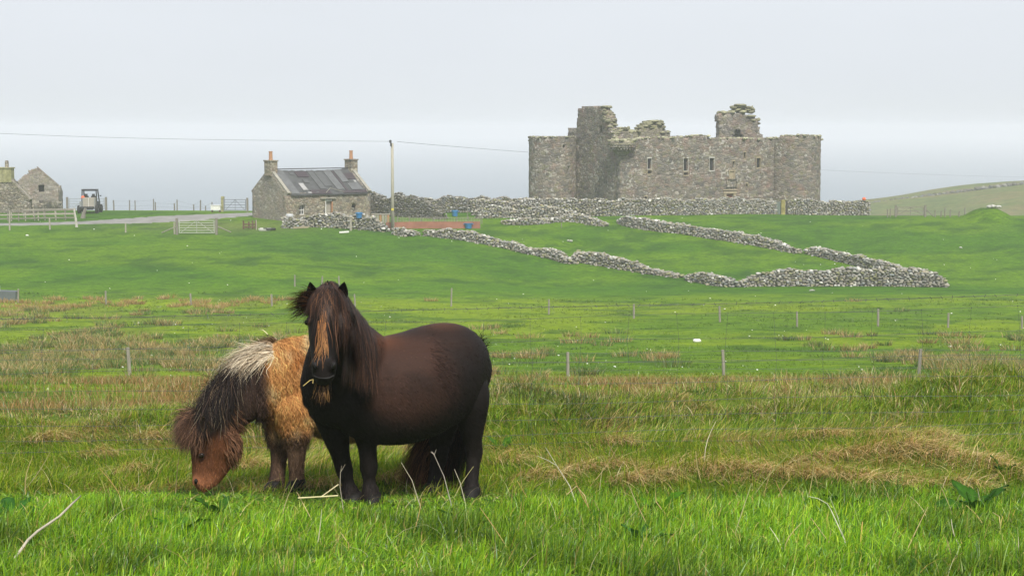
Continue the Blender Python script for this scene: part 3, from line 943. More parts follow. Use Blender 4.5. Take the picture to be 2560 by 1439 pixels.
px_wall('cottage garden wall with dark gaps between pale stones', [(758, 565, 16), (790, 568, 30), (830, 569, 33), (870, 572, 33), (910, 574, 33), (935, 577, 30), (950, 578, 22), (965, 580, 8)], seed=21)
px_wall('rubble heap where the cottage wall meets the pole', [(987, 585, 10), (1003, 588, 14), (1018, 592, 10), (1030, 588, 12), (1043, 587, 4)], seed=22, core=False, thick=.9)
wp = [G(932, 169), G(965, 168), G(1000, 166), G(1040, 165), G(1075, 164), G(1110, 163)]
dry_wall('roofless ruined byre walls next to the cottage', wp, [2.3, 1.7, 2.5, 1.9, 1.6, .5], seed=23, thick=1.0, name='ruined_wall', light=.62, ss=(.13, .07), group=None)
px_wall('stacked stones and slabs before the cottage gable', [(705, 570, 22), (730, 571, 24), (757, 570, 14)], seed=24, core=False, thick=.9, name='stone_stack', group=None, cat='stone stack')
hp_ = []
for u, vr in ((2180, 507), (2300, 492), (2400, 478), (2480, 466), (2560, 456), (2700, 447)):
    p = P(u, vr, 400); hp_.append(p)


def rocks_on(name, label, cat, pts, sizes, seed, light=1.0, group=None):
    r = np.random.default_rng(seed)
    V, F, C = rocks(np.array([p[:] for p in pts]), np.array(sizes), stone_cols(len(pts), r, light), seed, .2)
    return tag(np_mesh(name, V, F, M_DRY, base=pts[0], col=C), label, cat, group)


# boundary dyke along the far ridge
r = np.random.default_rng(77); pts = []; sz = []
for u in np.arange(2182, 2700, 2.6):
    p = P(u, np.interp(u, [2180, 2300, 2400, 2480, 2560, 2700], [507, 492, 478, 466, 456, 447]) + 1.2, 399)
    a = r.uniform(.3, .75); pts.append(Vector((p.x, p.y, p.z + r.uniform(-.25, .2)))); sz.append((a, a, a * r.uniform(.5, .9)))
rocks_on('boundary_wall', 'thin boundary wall along the misty far ridge', 'stone wall', pts, sz, 78, .42)
# ---------------------------------------------------------------- cottage
HS = [(.20, .18, .15), (.30, .27, .21), (.15, .14, .125), (.26, .22, .17), (.21, .165, .13), (.36, .33, .26), (.24, .22, .18)]
M_COT = masonry('cottage_rubble', HS, (.15, .13, .10), (2.9, 2.9, 4.4), .95, white=.3, green=.3, pink=.2, bump=.7)
M_GABLE = masonry('gable_harled_rubble', [(.22, .205, .18), (.26, .24, .21), (.18, .17, .155), (.23, .20, .175)], (.19, .175, .15), (2.3, 2.3, 3.6), .95, white=.3, green=.3, pink=.35, bump=.35, mort=.35)
M_RUIN = masonry('ruin_dry_rubble', [(.19, .175, .15), (.27, .25, .21), (.12, .115, .10), (.22, .19, .155), (.30, .28, .22)], (.075, .07, .06), (2.2, 2.2, 4.6), .9, white=.3, green=.35, bump=.9)
M_FELT = weathered('grey_roof_felt', (.062, .064, .066), .8, .35, 1.2, stretch=(1, 1, 1))
M_SLATE = weathered('dark_slate', (.055, .053, .06), .7, .45, 2.5)
M_PATCH = [weathered('roof_patch_' + k, c, .75, .25, 2) for k, c in (('pale', (.17, .165, .165)), ('plum', (.045, .033, .04)), ('mid', (.078, .08, .083)), ('light', (.105, .108, .112)), ('white', (.30, .295, .29)))]
M_POT = weathered('terracotta', (.36, .19, .10), .85, .2, 6)
M_WOOD = weathered('grey_weathered_wood', (.18, .165, .14), .9, .35, 3, stretch=(6, 6, .8))
M_WOODB = weathered('bleached_wood', (.31, .285, .235), .9, .3, 3, stretch=(6, 6, .8))
M_BROWN = weathered('brown_wood', (.10, .055, .035), .9, .4, 4)
M_STEEL = weathered('galvanised_steel', (.33, .34, .35), .5, .2, 5, metal=.6)
M_WIRE = weathered('fence_wire', (.10, .105, .11), .55, .2, 5, metal=.5)
M_WHITE = weathered('white_paint', (.66, .65, .62), .6, .15, 4)
M_BLUE = weathered('blue_plastic', (.035, .22, .52), .45, .12, 4, spec=.5)
M_GLASS = weathered('window_glass', (.03, .035, .04), .12, .1, 4, spec=.6)
M_BLACK = weathered('black_plastic', (.025, .026, .03), .5, .2, 4)
M_RUBBER = weathered('tyre_rubber', (.02, .02, .02), .9, .2, 6)
M_BEIGE = weathered('beige_panel', (.30, .275, .235), .6, .15, 3)
M_ORANGE = weathered('orange_plastic', (.72, .13, .045), .5, .1, 4)
M_RED = weathered('red_brown_sheeting', (.26, .115, .075), .85, .25, 1.5)
M_POST = weathered('old_fence_post', (.235, .215, .18), .9, .35, 3, stretch=(6, 6, .8))
M_SKEW = weathered('grey_skew_stone', (.27, .255, .215), .9, .25, 3)
M_LICHEN = weathered('lichened_post', (.25, .24, .12), .95, .5, 3)

K = P(717, 550, 160); TC = math.radians(40); Lc, Wc = 10.0, 6.4
f1 = Vector((math.cos(TC), math.sin(TC), 0)); f2 = Vector((-math.sin(TC), math.cos(TC), 0))
zg = zt1(K.x, K.y) - .5
K.z = zg
cot = thing('cottage', 'stone cottage with patched grey roof and two orange chimney pots', 'cottage', K)
ze = H - 160 * slope(487); zr = H - 162 * slope(427)
fr = Plane(K, f1); gl = Plane(K + f2 * Wc, -f2); RF = Matrix((fr.e, fr.n, (0, 0, 1))).transposed()
cw = [fr.rect(r) for r in ((749, 762, 514, 537), (813, 832, 497, 560), (879, 890.5, 511, 529.5))]
V, F = flat_wall(fr, 0, Lc, zg, lambda s: ze, cw, .6, .25, .03, 71)
np_mesh('front_wall', V, F, M_COT, cot)
gable = lambda s: ze + (zr - ze) * (1 - abs(s - Wc / 2) / (Wc / 2)) + .1
V, F = flat_wall(gl, 0, Wc, zg, gable, [], .6, .12, .012, 72)
np_mesh('gable_wall', V, F, M_GABLE, cot)
g2 = Plane(K + f1 * Lc, f2)
V, F = flat_wall(g2, 0, Wc, zg, gable, [], .6, .12, .012, 73)
np_mesh('gable_wall', V, F, M_GABLE, cot)
V, F = flat_wall(Plane(K + f2 * Wc + f1 * Lc, -f1), 0, Lc, zg, lambda s: ze, [], .6, .4, .02, 74)
np_mesh('back_wall', V, F, M_COT, cot)


def slab4(a, b, c, d, th):
    nrm = (b - a).cross(d - a).normalized(); m = MB()
    lo = [a, b, c, d]; hi_ = [p + nrm * th for p in lo]
    m.add(lo + hi_, [(3, 2, 1, 0), (4, 5, 6, 7), (0, 1, 5, 4), (1, 2, 6, 5), (2, 3, 7, 6), (3, 0, 4, 7)]); return m


z3 = Vector((0, 0, 1))
K0 = Vector((K.x, K.y, 0))
def roofpt(s, t, side=1):      # s along ridge 0..Lc, t 0 eave .. 1 ridge
    q = t * (Wc / 2 + .18) - .18 if side > 0 else Wc - (t * (Wc / 2 + .18) - .18)
    sag = -.16 * math.sin(PI * s / Lc) * t
    return K0 + f1 * s + f2 * q + z3 * (ze + (zr - ze) * ((t * (Wc / 2 + .18) - .18) / (Wc / 2)) + .1 + sag)
nS, nT = 24, 10
for sd in (1, -1):
    m = MB(); vs = []; r = np.random.default_rng(3)
    for i in range(nS + 1):
        for j in range(nT + 1):
            p = roofpt(.45 + (Lc - .9) * i / nS, j / nT, sd); p.z += r.normal() * .018; vs.append(p)
    vs2 = [p - z3 * .1 for p in vs]; n_ = len(vs); fs = []
    for i in range(nS):
        for j in range(nT):
            a = i * (nT + 1) + j; q4 = (a, a + nT + 1, a + nT + 2, a + 1); fs.append(q4 if sd > 0 else q4[::-1]); fs.append(tuple(n_ + k for k in (q4[::-1] if sd > 0 else q4)))
    for i in range(nS):
        a, b = i * (nT + 1), (i + 1) * (nT + 1); fs.append((a, b, b + n_, a + n_))
    m.add(vs + vs2, fs); ro = m.build('roof', M_FELT, cot)
    if sd > 0:
        roof = ro
        cells_ = [(.5, 1.15, 0, .98, 2, .0), (1.2, 2.0, .05, .95, 0, .0)]
        for (s0, s1, t0, t1, k) in ((.55, 1.5, .02, .97, 3), (2.05, 2.55, .78, .88, 2), (2.75, 4.1, .70, .93, 1), (3.0, 3.6, .46, .60, 2), (2.2, 2.75, .16, .44, 4), (2.5, 2.9, .03, .08, 4), (3.5, 3.8, .05, .08, 3),
                                   (4.3, 5.0, .2, .98, 2), (5.05, 5.9, .3, .9, 2), (6.2, 7.1, .15, .96, 3), (7.15, 7.4, .1, .9, 1), (7.5, 8.3, .45, .97, 3), (7.9, 9.2, .12, .4, 3), (8.2, 9.4, .55, .8, 1), (8.9, 9.15, .42, .5, 4), (2.9, 5.2, .0, .16, 1), (6.6, 9.5, .0, .1, 1)):
            lift = z3 * (.04 + .002 * k + .0007 * s0)
            slab4(roofpt(s0, t0) + lift, roofpt(s1, t0) + lift, roofpt(s1, t1) + lift, roofpt(s0, t1) + lift, .03).build('roof_patch', M_PATCH[{0: 0, 1: 1, 2: 2, 3: 3, 4: 4}[k]], roof)
        q = MB(); a_ = roofpt(4.55, .02) + z3 * .1; b_ = roofpt(5.35, .16) + z3 * .22; c_ = roofpt(6.7, .03) + z3 * .1
        q.bar(a_, b_, .045, .04); q.bar(b_, c_, .045, .04); q.build('loose_batten', M_SKEW, roof)
        q = MB(); q.bar(roofpt(.45, 1) + z3 * .06, roofpt(Lc - .45, 1) + z3 * .06, .2, .09); q.build('ridge_cap', M_SLATE, roof)
for s0, nm in ((0, 'near'), (Lc - .42, 'far')):
    for sd in (1, -1):
        q = MB(); a_, b_ = roofpt(s0 + .2, 0, sd) + z3 * .16, roofpt(s0 + .2, .92, sd) + z3 * .16
        q.bar(a_, b_, .34, .16); q.build('skew_stone', M_SKEW if sd > 0 else M_GABLE, cot)
    cc = K0 + f1 * (s0 + .25) + f2 * (Wc / 2)
    q = MB(); q.box(cc + z3 * (zr + .25), (.82, 1.15, 1.5), RF); q.box(cc + z3 * (zr + .98), (.96, 1.3, .12), RF)
    chy = q.build('chimney', M_COT, cot)
    q = MB(); q.lathe(cc + z3 * (zr + 1.05), [(.21, 0), (.19, .1), (.17, .75), (.2, .78), (.2, .86), (.13, .86)], 14); q.build('chimney_pot', M_POT, chy)
# window, door, blocked window
a, b, c, d_ = cw[0]
q = MB(); yb = fr.n * .22
for s0, s1, z0, z1 in ((a, a + .06, c, d_), (b - .06, b, c, d_), (a + .06, b - .06, d_ - .06, d_), (a + .06, b - .06, c, c + .07), ((a + b) / 2 - .02, (a + b) / 2 + .02, c + .07, d_ - .06), (a + .06, b - .06, (c + d_) / 2 - .03, (c + d_) / 2 + .03)):
    q.box(fr.at((s0 + s1) / 2, (z0 + z1) / 2)[0] + yb, (s1 - s0 - .002, .08, z1 - z0 - .002), RF)
wn = q.build('window', M_WHITE, cot)
q = MB(); q.box(fr.at((a + b) / 2, (c + d_) / 2)[0] + fr.n * .27, (b - a, .015, d_ - c), RF); q.build('pane', M_GLASS, wn)
a, b, c, d_ = cw[1]
q = MB()
for k in range(4): q.box(fr.at(a + .1 + (b - a - .2) * (k + .5) / 4, (c + d_) / 2 - .1)[0] + fr.n * .3, ((b - a - .2) / 4 - .012, .05, d_ - c - .25), RF)
dr = q.build('door', M_BEIGE, cot)
q = MB(); q.box(fr.at(a + .05, (c + d_) / 2)[0] + fr.n * .12, (.1, .24, d_ - c), RF); q.box(fr.at((a + b) / 2, d_ - .16)[0] + fr.n * .12, (b - a - .21, .24, .1), RF); q.build('door_frame', M_WHITE, dr)
q = MB(); q.box(fr.at(b - .05, (c + d_) / 2 - .15)[0] + fr.n * .12, (.1, .24, d_ - c - .3), RF); q.build('door_jamb', M_POT, dr)
q = MB(); q.box(fr.at((a + b) / 2 - .15, d_ + .07)[0] - fr.n * .02, (b - a + .9, .3, .13), RF); q.build('lintel', M_SKEW, dr)
a, b, c, d_ = cw[2]
q = MB(); q.box(fr.at((a + b) / 2, (c + d_) / 2)[0] + fr.n * .45, (b - a + .3, .1, d_ - c + .3), RF); ow_ = q.build('blocked_window', M_DARK, cot)  # dark panel stands in for the shade behind the loose stones
V, F, C = rocks(np.array([fr.at(a + .12 + .12 * (k % 3), c + .1 + .13 * (k // 3))[0][:] for k in range(9)]) + np.array(fr.n[:]) * .25, np.tile([[.11, .1, .08]], (9, 1)), stone_cols(9, np.random.default_rng(1)), 3)
np_mesh('blocking_stone', V, F, M_DRY, ow_, col=C)
# blocked arch in the gable with rusty stones
a, b, c, d_ = gl.rect((655, 686, 500, 545))
rg = np.random.default_rng(6); pp = [gl.at(rg.uniform(a, b), rg.uniform(c, d_ - .3))[0] - gl.n * .0 for _ in range(16)]
V, F, C = rocks(np.array([p[:] for p in pp]), rg.uniform(.1, .22, (16, 3)) * [1, .5, .7], np.array([[.22, .15, .085]]) * rg.uniform(.5, 1.5, (16, 1)), 9)


# ---------------------------------------------------------------- two ruins at the edge
def ruin(name, label, Y, poly, th, depth, mat_, eave_u, seed, ops=()):
    Pz = Plane(P(eave_u, 500, Y) - Vector((0, 0, 0)), Vector((math.cos(th), math.sin(th), 0)))
    base = P(eave_u, 530, Y); base.z = zt1(base.x, base.y) - .3
    t = thing(name, label, 'ruin', base)
    pz = [Pz.sz(u, v) for u, v in poly]; lo, hi = min(p[0] for p in pz), max(p[0] for p in pz); z1 = max(p[1] for p in pz)
    op = [Pz.rect(o) for o in ops]
    ins = lambda s, z: in_poly(s, max(z, min(p[1] for p in pz) + .05), pz) and not any(a < s < b and c < z < d for a, b, c, d in op)
    es = [x for o in op for x in o[:2]]; ez = [x for o in op for x in o[2:]]
    V, F = cells(breaks(lo, hi, .14, es), breaks(base.z, z1, .12, ez), ins, Pz.at, .7, .03, seed)
    np_mesh('gable_wall', V, F, mat_, t)
    for o in op:
        q = MB(); q.box(Pz.at((o[0] + o[1]) / 2, (o[2] + o[3]) / 2)[0] + Pz.n * .5, (o[1] - o[0] + .3, .1, o[3] - o[2] + .3), Matrix((Pz.e, Pz.n, (0, 0, 1))).transposed()); q.build('opening_shade', M_DARK, t)  # dark panel stands in for the shade within the gap
    ez_ = Pz.sz(eave_u, poly[-2][1])[1]
    for s_ in (hi, lo):
        pl2 = Plane(Pz.at(s_ - (0 if s_ == hi else 0), 0)[0] + Pz.n * .7, Pz.n)
        r2 = np.random.default_rng(seed + 2)
        V, F = flat_wall(pl2, 0, depth, base.z, lambda s: ez_ - .4 - .3 * math.sin(s * 1.1) - .05 * s, [], .6 if s_ == hi else -.6, .3, .03, seed + 3)
        np_mesh('side_wall', V, F, mat_, t)
    return t, Pz


t1, pl1 = ruin('ruined_house', 'rough stone ruin gable with a chimney at the picture edge', 172, [(-80, 545), (-74, 500), (2, 446), (28, 446), (74, 498), (76, 545)], math.radians(-8), 7, M_RUIN, 74, 81)
q = MB(); a, zz_ = pl1.sz(-1, 446); b, _ = pl1.sz(30, 446); _, zt_ = pl1.sz(15, 421)
R1 = Matrix((pl1.e, pl1.n, (0, 0, 1))).transposed()
q.box(pl1.at((a + b) / 2, (zz_ + zt_) / 2 - .2)[0] + pl1.n * .3, (b - a - .1, .75, zt_ - zz_ + .4), R1); q.box(pl1.at((a + b) / 2, zt_ + .05)[0] + pl1.n * .3, (b - a + .06, .9, .13), R1)
chy = q.build('chimney', M_LICHEN, t1)
q = MB(); q.lathe(pl1.at((a + b) / 2 + .02, zt_ + .1)[0] + pl1.n * .3, [(.21, 0), (.2, .6), (.17, .62), (.17, .72), (.1, .72)], 12); q.build('chimney_pot', M_COT, chy)
for p0, p1 in (((76, 499), (24, 445)),):
    s0, z0_ = pl1.sz(*p0); s1, z1_ = pl1.sz(*p1)
    q = MB(); q.bar(pl1.at(s0, z0_)[0] + pl1.n * .2, pl1.at(s1, z1_)[0] + pl1.n * .2, .5, .16); q.build('skew_stone', M_GABLE, t1)
t2, pl2_ = ruin('ruined_barn', 'roofless barn gable broken on one slope with a dark window gap', 186, [(38, 520), (38, 459), (46, 452), (54, 445), (60, 438), (69, 436), (70, 426), (80, 424), (90, 421), (93, 418), (146, 462), (146, 520)], math.radians(12), 7, M_GABLE, 145, 91, [(96, 110, 463, 480)])
s0, z0_ = pl2_.sz(147, 464); s1, z1_ = pl2_.sz(92, 417)
q = MB(); q.bar(pl2_.at(s0, z0_)[0] + pl2_.n * .2, pl2_.at(s1, z1_)[0] + pl2_.n * .2, .5, .12); q.build('skew_stone', M_GABLE, t2)

# ---------------------------------------------------------------- utility vehicle (seen from behind)
b0 = G(219, 171.5)
ut = thing('utility_vehicle', 'small black cab farm utility vehicle with a beige cargo box, parked by a gate', 'vehicle', b0)
R = rotz(math.radians(4)); S_ = 1.18
def U(x, y, z): return b0 + R @ Vector((x * S_, y * S_, z * S_))
def bx(m, c, sz): return m.box(U(*c), tuple(k * S_ for k in sz), R)
for sx in (-.78, .78):
    for sy in (.3, 2.2):
        m = MB(); pr = [(.2, -.13), (.33, -.13), (.36, -.08), (.36, .08), (.33, .13), (.2, .13)]
        for (r_, z_) in ():
            pass
        nn = 20; vs = []
        for r_, z_ in pr: vs += [U(sx + z_, sy + r_ * math.cos(k * 2 * PI / nn), .36 + r_ * math.sin(k * 2 * PI / nn)) for k in range(nn)]
        fs = [(i * nn + k, i * nn + (k + 1) % nn, (i + 1) * nn + (k + 1) % nn, (i + 1) * nn + k) for i in range(len(pr) - 1) for k in range(nn)]
        m.add(vs, fs); wh = m.build('wheel', M_RUBBER, ut)
        m = MB(); m.tube([U(sx - .09, sy, .36), U(sx + .09, sy, .36)], .2 * S_, 14); m.build('rim', M_STEEL, wh)
m = MB(); bx(m, (0, 1.1, .5), (1.2, 2.6, .22)); bx(m, (0, 2.5, .75), (1.25, .7, .45)); bx(m, (0, -.05, .42), (1.0, .1, .2))
m.build('body', M_BLACK, ut)
m = MB()
for sx in (-.66, .66):
    m.bar(U(sx, .98, .7), U(sx * .93, 1.0, 2.02), .09 * S_); m.bar(U(sx, 2.2, .95), U(sx * .93, 1.75, 2.02), .09 * S_); m.bar(U(sx * .93, 1.0, 2.0), U(sx * .93, 1.75, 2.0), .09 * S_); bx(m, (sx, 1.5, .75), (.06, .9, .5))
m.bar(U(-.62, 1.0, 2.0), U(.62, 1.0, 2.0), .1 * S_); m.bar(U(-.64, 1.0, 1.22), U(.64, 1.0, 1.22), .1 * S_); bx(m, (0, 1.38, 2.06), (1.34, .95, .08)); bx(m, (0, .99, .95), (1.3, .05, .5))
m.build('cab_frame', M_BLACK, ut)
for sx in (-.32, .32):
    m = MB(); bx(m, (sx, 1.25, 1.2), (.42, .14, .6)); bx(m, (sx, 1.25, 1.58), (.24, .1, .2)); m.build('seat', M_RUBBER, ut)
m = MB(); bx(m, (.12, .45, .93), (1.0, 1.0, .9)); cb = m.build('cargo_box', M_BEIGE, ut)
m = MB(); bx(m, (.12, -.06, .93), (.03, .02, .86)); m.build('door_seam', M_WHITE, cb)
for x_ in (-.4, .64):
    m = MB(); bx(m, (x_, -.06, .93), (.05, .03, .9)); m.build('corner_post', M_STEEL, cb)
m = MB(); m.lathe(U(-.48, .55, 1.28), [(.02, 0), (.17, .02), (.2, .12), (.15, .27), (.03, .31)], 12); m.build('orange_buoy', M_ORANGE, ut)
m = MB(); m.bar(U(.68, 1.7, 1.5), U(.86, 1.65, 1.52), .03); bx(m, (.88, 1.64, 1.5), (.13, .05, .1)); m.build('wing_mirror', M_BLACK, ut)
m = MB(); bx(m, (-.58, .1, .8), (.2, .3, .5)); m.build('side_tank', M_STEEL, ut)

# ---------------------------------------------------------------- pole and cables
pb = hit(982, 578)
pole = thing('utility_pole', 'tall grey wooden pole standing by the cottage with a yellow tag', 'pole', pb)
ptop = P(982, 358, pb.y)
m = MB(); hgt = ptop.z - pb.z
m.tube([pb + z3 * (-.3), pb + z3 * hgt * .5, pb + z3 * hgt], [.165, .145, .12], 12); m.build('shaft', weathered('sun_bleached_pole', (.33, .31, .25), .9, .25, 3, stretch=(6, 6, .8)), pole, smooth=True)
m = MB(); m.box(pb + Vector((-.1, -.14, hgt - .12)), (.16, .12, .3)); m.lathe(pb + Vector((-.16, -.1, hgt + .02)), [(.05, 0), (.13, .05), (.09, .12), (.13, .16), (.1, .25), (.03, .28)], 10); m.build('insulator', M_BLACK, pole)
m = MB(); m.box(pb + Vector((0, -.17, (H - pb.y * slope(523)) - pb.z)), (.22, .02, .22)); m.build('tag', weathered('yellow_tag', (.55, .46, .06), .6, .1, 4), pole)
m = MB(); m.bar(pb + Vector((.13, -.09, .1)), pb + Vector((.1, -.09, hgt * .27)), .04); m.build('earth_rod', M_WOODB, pole)
wa = P(978, 354, pb.y)


def cable(name, label, pts, r_):
    m = MB(); m.tube(pts, r_, 5); return tag(m.build(name, M_WIRE, base=pts[0], smooth=True), label, 'cable')


def spl(ctrl, n_=40):
    c = np.array([[u, v, Y] for u, v, Y in ctrl], float); s = np.linspace(0, 1, n_); k = np.linspace(0, 1, len(c))
    co = [np.polyfit(k, c[:, i], min(3, len(c) - 1)) for i in range(3)]
    return [P(*[float(np.polyval(co[i], t)) for i in range(3)]) for t in s]


cable('overhead_cable', 'thin cable running level from the pole over the two ruins', spl([(977, 353.5, pb.y), (600, 350.5, 148), (300, 344, 143), (0, 334, 138), (-400, 314, 130)]), .013)
cable('overhead_cable', 'thin cable sagging from the pole towards the castle and beyond', spl([(977, 353.5, pb.y), (1150, 366, 172), (1323, 380, 195), (1700, 407, 255), (2050, 427, 310), (2560, 441, 400), (2900, 446, 460)]), .016)

# ---------------------------------------------------------------- posts, gates, rails
def post_mesh(m, p, h, w=.1, lean=(0, 0)):
    r = random
    m.tube([p - z3 * .25, p + Vector((lean[0] * .5, lean[1] * .5, h * .5)), p + Vector((lean[0], lean[1], h))], [w * .55, w * .52, w * .5], 7)


def fence(name, label, posts, wires=(), Y=None, w=.1, cat='fence', mat_=None, group='post and wire fences', wr=.006):
    """posts [(u, v_top, v_base)]"""
    ps = []
    for u, vt, vb in posts:
        p = hit(u, vb) if Y is None else G(u, Y)
        ps.append((p, max(.3, (H - p.y * slope(vt)) - p.z)))
    t = thing(name, label, cat, ps[0][0], group)
    for p, h in ps:
        m = MB(); post_mesh(m, p, h, w * random.uniform(.9, 1.15), (random.uniform(-.05, .05), 0)); m.build('post', mat_ or M_WOODB, t)
    for f_ in wires:
        m = MB()
        for (p, h), (q_, k) in zip(ps[:-1], ps[1:]):
            a, b = p + z3 * h * f_, q_ + z3 * k * f_
            m.tube([a, (a + b) / 2 - z3 * .01, b], wr, 4)
        m.build('wire', M_WIRE, t)
    return t, ps


fence('wire_fence', 'sparse fence of grey posts behind the rough ditch, nearest the ponies', [(-60, 872, 940), (325, 868, 938), (705, 872, 939), (1055, 876, 940), (1420, 880, 942), (1810, 874, 938), (2297, 872, 936), (2640, 870, 934)], (.95, .6, .25), w=.085, wr=.004, mat_=M_POST)
fence('wire_fence', 'thin fence of short pale posts crossing the bright valley floor', [(45, 722, 757), (265, 727, 760), (478, 733, 763), (680, 735, 765), (888, 735, 766), (1128, 720, 766), (1372, 748, 786), (1585, 760, 796), (1800, 765, 805), (1993, 778, 817), (2195, 772, 816), (2370, 782, 819), (2555, 790, 822), (2740, 795, 826)], (.9, .5), w=.10, wr=.004, mat_=M_POST)
fence('wire_fence', 'three lone posts standing on the slope above the dark pony', [(737, 687, 716), (805, 690, 714), (848, 690, 713)], (.8,), w=.10, mat_=M_POST)
fence('wire_fence', 'skyline fence of thin dark posts along the grass crest', [(285, 500, 523), (324, 500, 523), (338, 501, 523), (384, 497, 522.5), (388.5, 505, 522.5), (436.5, 508, 522.5), (443, 499, 522.5), (484.5, 511, 523), (501, 500, 523), (514, 514, 523), (530, 505, 523)], (.9, .45), Y=184, w=.13, mat_=M_WOOD)
fence('wire_fence', 'short run of weathered posts at the field edge below the track', [(24, 527, 576), (125, 545, 574), (314, 557, 581), (436, 556, 586)], (.85, .4), w=.13)
fence('wire_fence', 'distant misty posts on the hill brow beside the mound', [(2219, 522, 537), (2225, 521, 537), (2338, 525, 538), (2352, 527, 541), (2362, 519, 538), (2375, 524, 538), (2397, 528, 538), (2412, 519, 538)], (.8,), Y=170, w=.12, mat_=M_WOOD)
fence('wire_fence', 'spindly posts on the green between the byre and the garden wall', [(1168, 506, 548), (1205, 508, 560), (1404, 505, 570)], (.95,), w=.07, mat_=M_WOOD)


def gate(name, label, u0, u1, v0, v1, bars, Y=None, mat_=M_STEEL, br=.03, posts=True, pw=.2, over=4):
    a = hit(u0, v1) if Y is None else G(u0, Y); b = hit(u1, v1) if Y is None else G(u1, Y)
    zt0 = H - a.y * slope(v0); t = thing(name, label, 'gate', a, 'field gates')
    h = zt0 - a.z; lo = .18
    m = MB()
    for k in range(bars):
        z = lo + (h - lo) * k / (bars - 1); m.bar(a + z3 * z, b + z3 * z, br, br * 1.3)
    m.build('bar', mat_, t)
    m = MB()
    for f_ in (0.015, .985): m.bar(a.lerp(b, f_) + z3 * lo, a.lerp(b, f_) + z3 * h, br * 1.4)
    m.build('gate_stile', mat_, t)
    m = MB(); mid = a.lerp(b, .5)
    for f_ in (.05, .95): m.bar(a.lerp(b, f_) + Vector((0, .03, lo)), mid + Vector((0, .03, h)), br * .9)
    m.bar(mid + Vector((0, .03, lo)), mid + Vector((0, .03, h)), br * .9); m.build('brace', mat_, t)
    if posts:
        for p, s in ((a, -1), (b, 1)):
            m = MB(); q = p + (b - a).normalized() * s * .16
            m.box(q + z3 * (h + .15) / 2, (pw, pw, h + .25)); m.build('gatepost', M_WOOD, t)
    return t


gate('field_gate', 'silver barred gate closed in the field edge below the track', 447, 537, 551, 587, 6, mat_=weathered('pale_steel', (.36, .36, .33), .6, .15, 4), br=.045)
gate('field_gate', 'dark steel gate on the skyline beside the white box', 561, 615, 499, 521, 5, Y=176, br=.045, mat_=weathered('dark_steel', (.12, .13, .14), .5, .2, 4))
gate('field_gate', 'steel gate behind the parked utility vehicle', 172, 262, 497, 521, 5, Y=181, br=.04)
gate('field_gate', 'misty open gate on the hill brow between two dark posts', 2243, 2309, 518, 537, 3, Y=171, br=.05, mat_=M_WOOD)
m = MB(); a = hit(2312, 538); a = G(2313, 171); m.bar(a + z3 * .8, a + Vector((.9, .1, .05)), .09)
tag(m.build('timber_strut', M_WOOD, base=a), 'slanting strut propping the misty gatepost', 'strut')
p = G(556, 176)
m = MB(); m.box(p + Vector((0, 0, .75)), (.26, .26, 1.55)); m.box(p + Vector((.06, 0, 1.5)), (.34, .3, .3)); tag(m.build('gatepost', M_LICHEN, base=p), 'tall lichened gatepost next to the white box', 'post')
M_BLST = weathered('bleached_stump_wood', (.42, .40, .36), .9, .3, 3)
p = hit(192, 568); m = MB(); m.tube([p - z3 * .2, p + Vector((-.08, 0, .8)), p + Vector((-.22, 0, 1.7))], [.15, .10, .07], 8)
tag(m.build('bleached_stump', M_BLST, base=p), 'leaning bleached stump post in front of the wooden rails', 'post')
p = hit(207, 546); m = MB(); m.tube([p, p + Vector((.1, 0, .45)), p + Vector((.32, 0, 1.0))], [.26, .2, .13], 8)
tag(m.build('tree_stump', M_WOOD, base=p), 'grey stub leaning at the end of the wooden rails', 'stump')


def rails(label, us, Y0, Y1, tops, hs, w=.1):
    n_ = len(us); t = None; ps = []
    for k, u in enumerate(us):
        p = G(u, Y0 + (Y1 - Y0) * k / max(1, n_ - 1)); ps.append(p)
    t = thing('rail_fence', label, 'fence', ps[0], 'wooden rail fences')
    for k, p in enumerate(ps):
        m = MB(); m.box(p + z3 * (tops / 2 - .1), (w, w, tops + .2 + .25 * ((k * 7) % 3 - 1) * .5)); m.build('post', M_WOODB if k % 2 else M_WOOD, t)
    for j, h in enumerate(hs):
        m = MB()
        for p, q in zip(ps[:-1], ps[1:]): m.bar(p + Vector((0, -.075 - .006 * j, h)), q + Vector((0, -.075 - .006 * j, h)), .035, .13)
        m.build('rail', M_WOODB if j % 2 else M_WOOD, t)
    return t


rails('weathered rail fence in front of the ruined house', [-40, -8, 20, 29, 47, 64, 87, 96, 113, 140, 164, 188], 160, 161.5, 1.1, (.25, .62, 1.0))
rails('broken rail fence around the ruined barn', [75, 96, 113, 130, 155], 181, 182, 1.0, (.45, .9))
rails('shorter second rail fence behind the first, nearer the barn', [60, 84, 110, 138, 162, 186], 166, 167, .8, (.3, .7))

# ---------------------------------------------------------------- yard things
def tub(label, u, vb, wpx, hpx, lift=0.0):
    p = hit(u, vb); s = p.y / FOC; r_ = wpx * s / 2; h = hpx * s; p = p + z3 * lift
    t = thing('plastic_tub', label, 'tub', p, 'blue plastic tubs')
    m = MB(); m.lathe(p, [(r_ * .72, 0), (r_ * .8, h * .1), (r_ * .98, h * .95), (r_ * 1.05, h), (r_ * .92, h), (r_ * .75, h * .15)], 18); m.build('shell', M_BLUE, t, smooth=True)
    for s_ in (-1, 1):
        m = MB(); m.tube([p + Vector((s_ * r_ * 1.0, -.12, h * .88)), p + Vector((s_ * r_ * 1.25, 0, h * .8)), p + Vector((s_ * r_ * 1.0, .12, h * .88))], .025, 5); m.build('handle', M_BLUE, t)


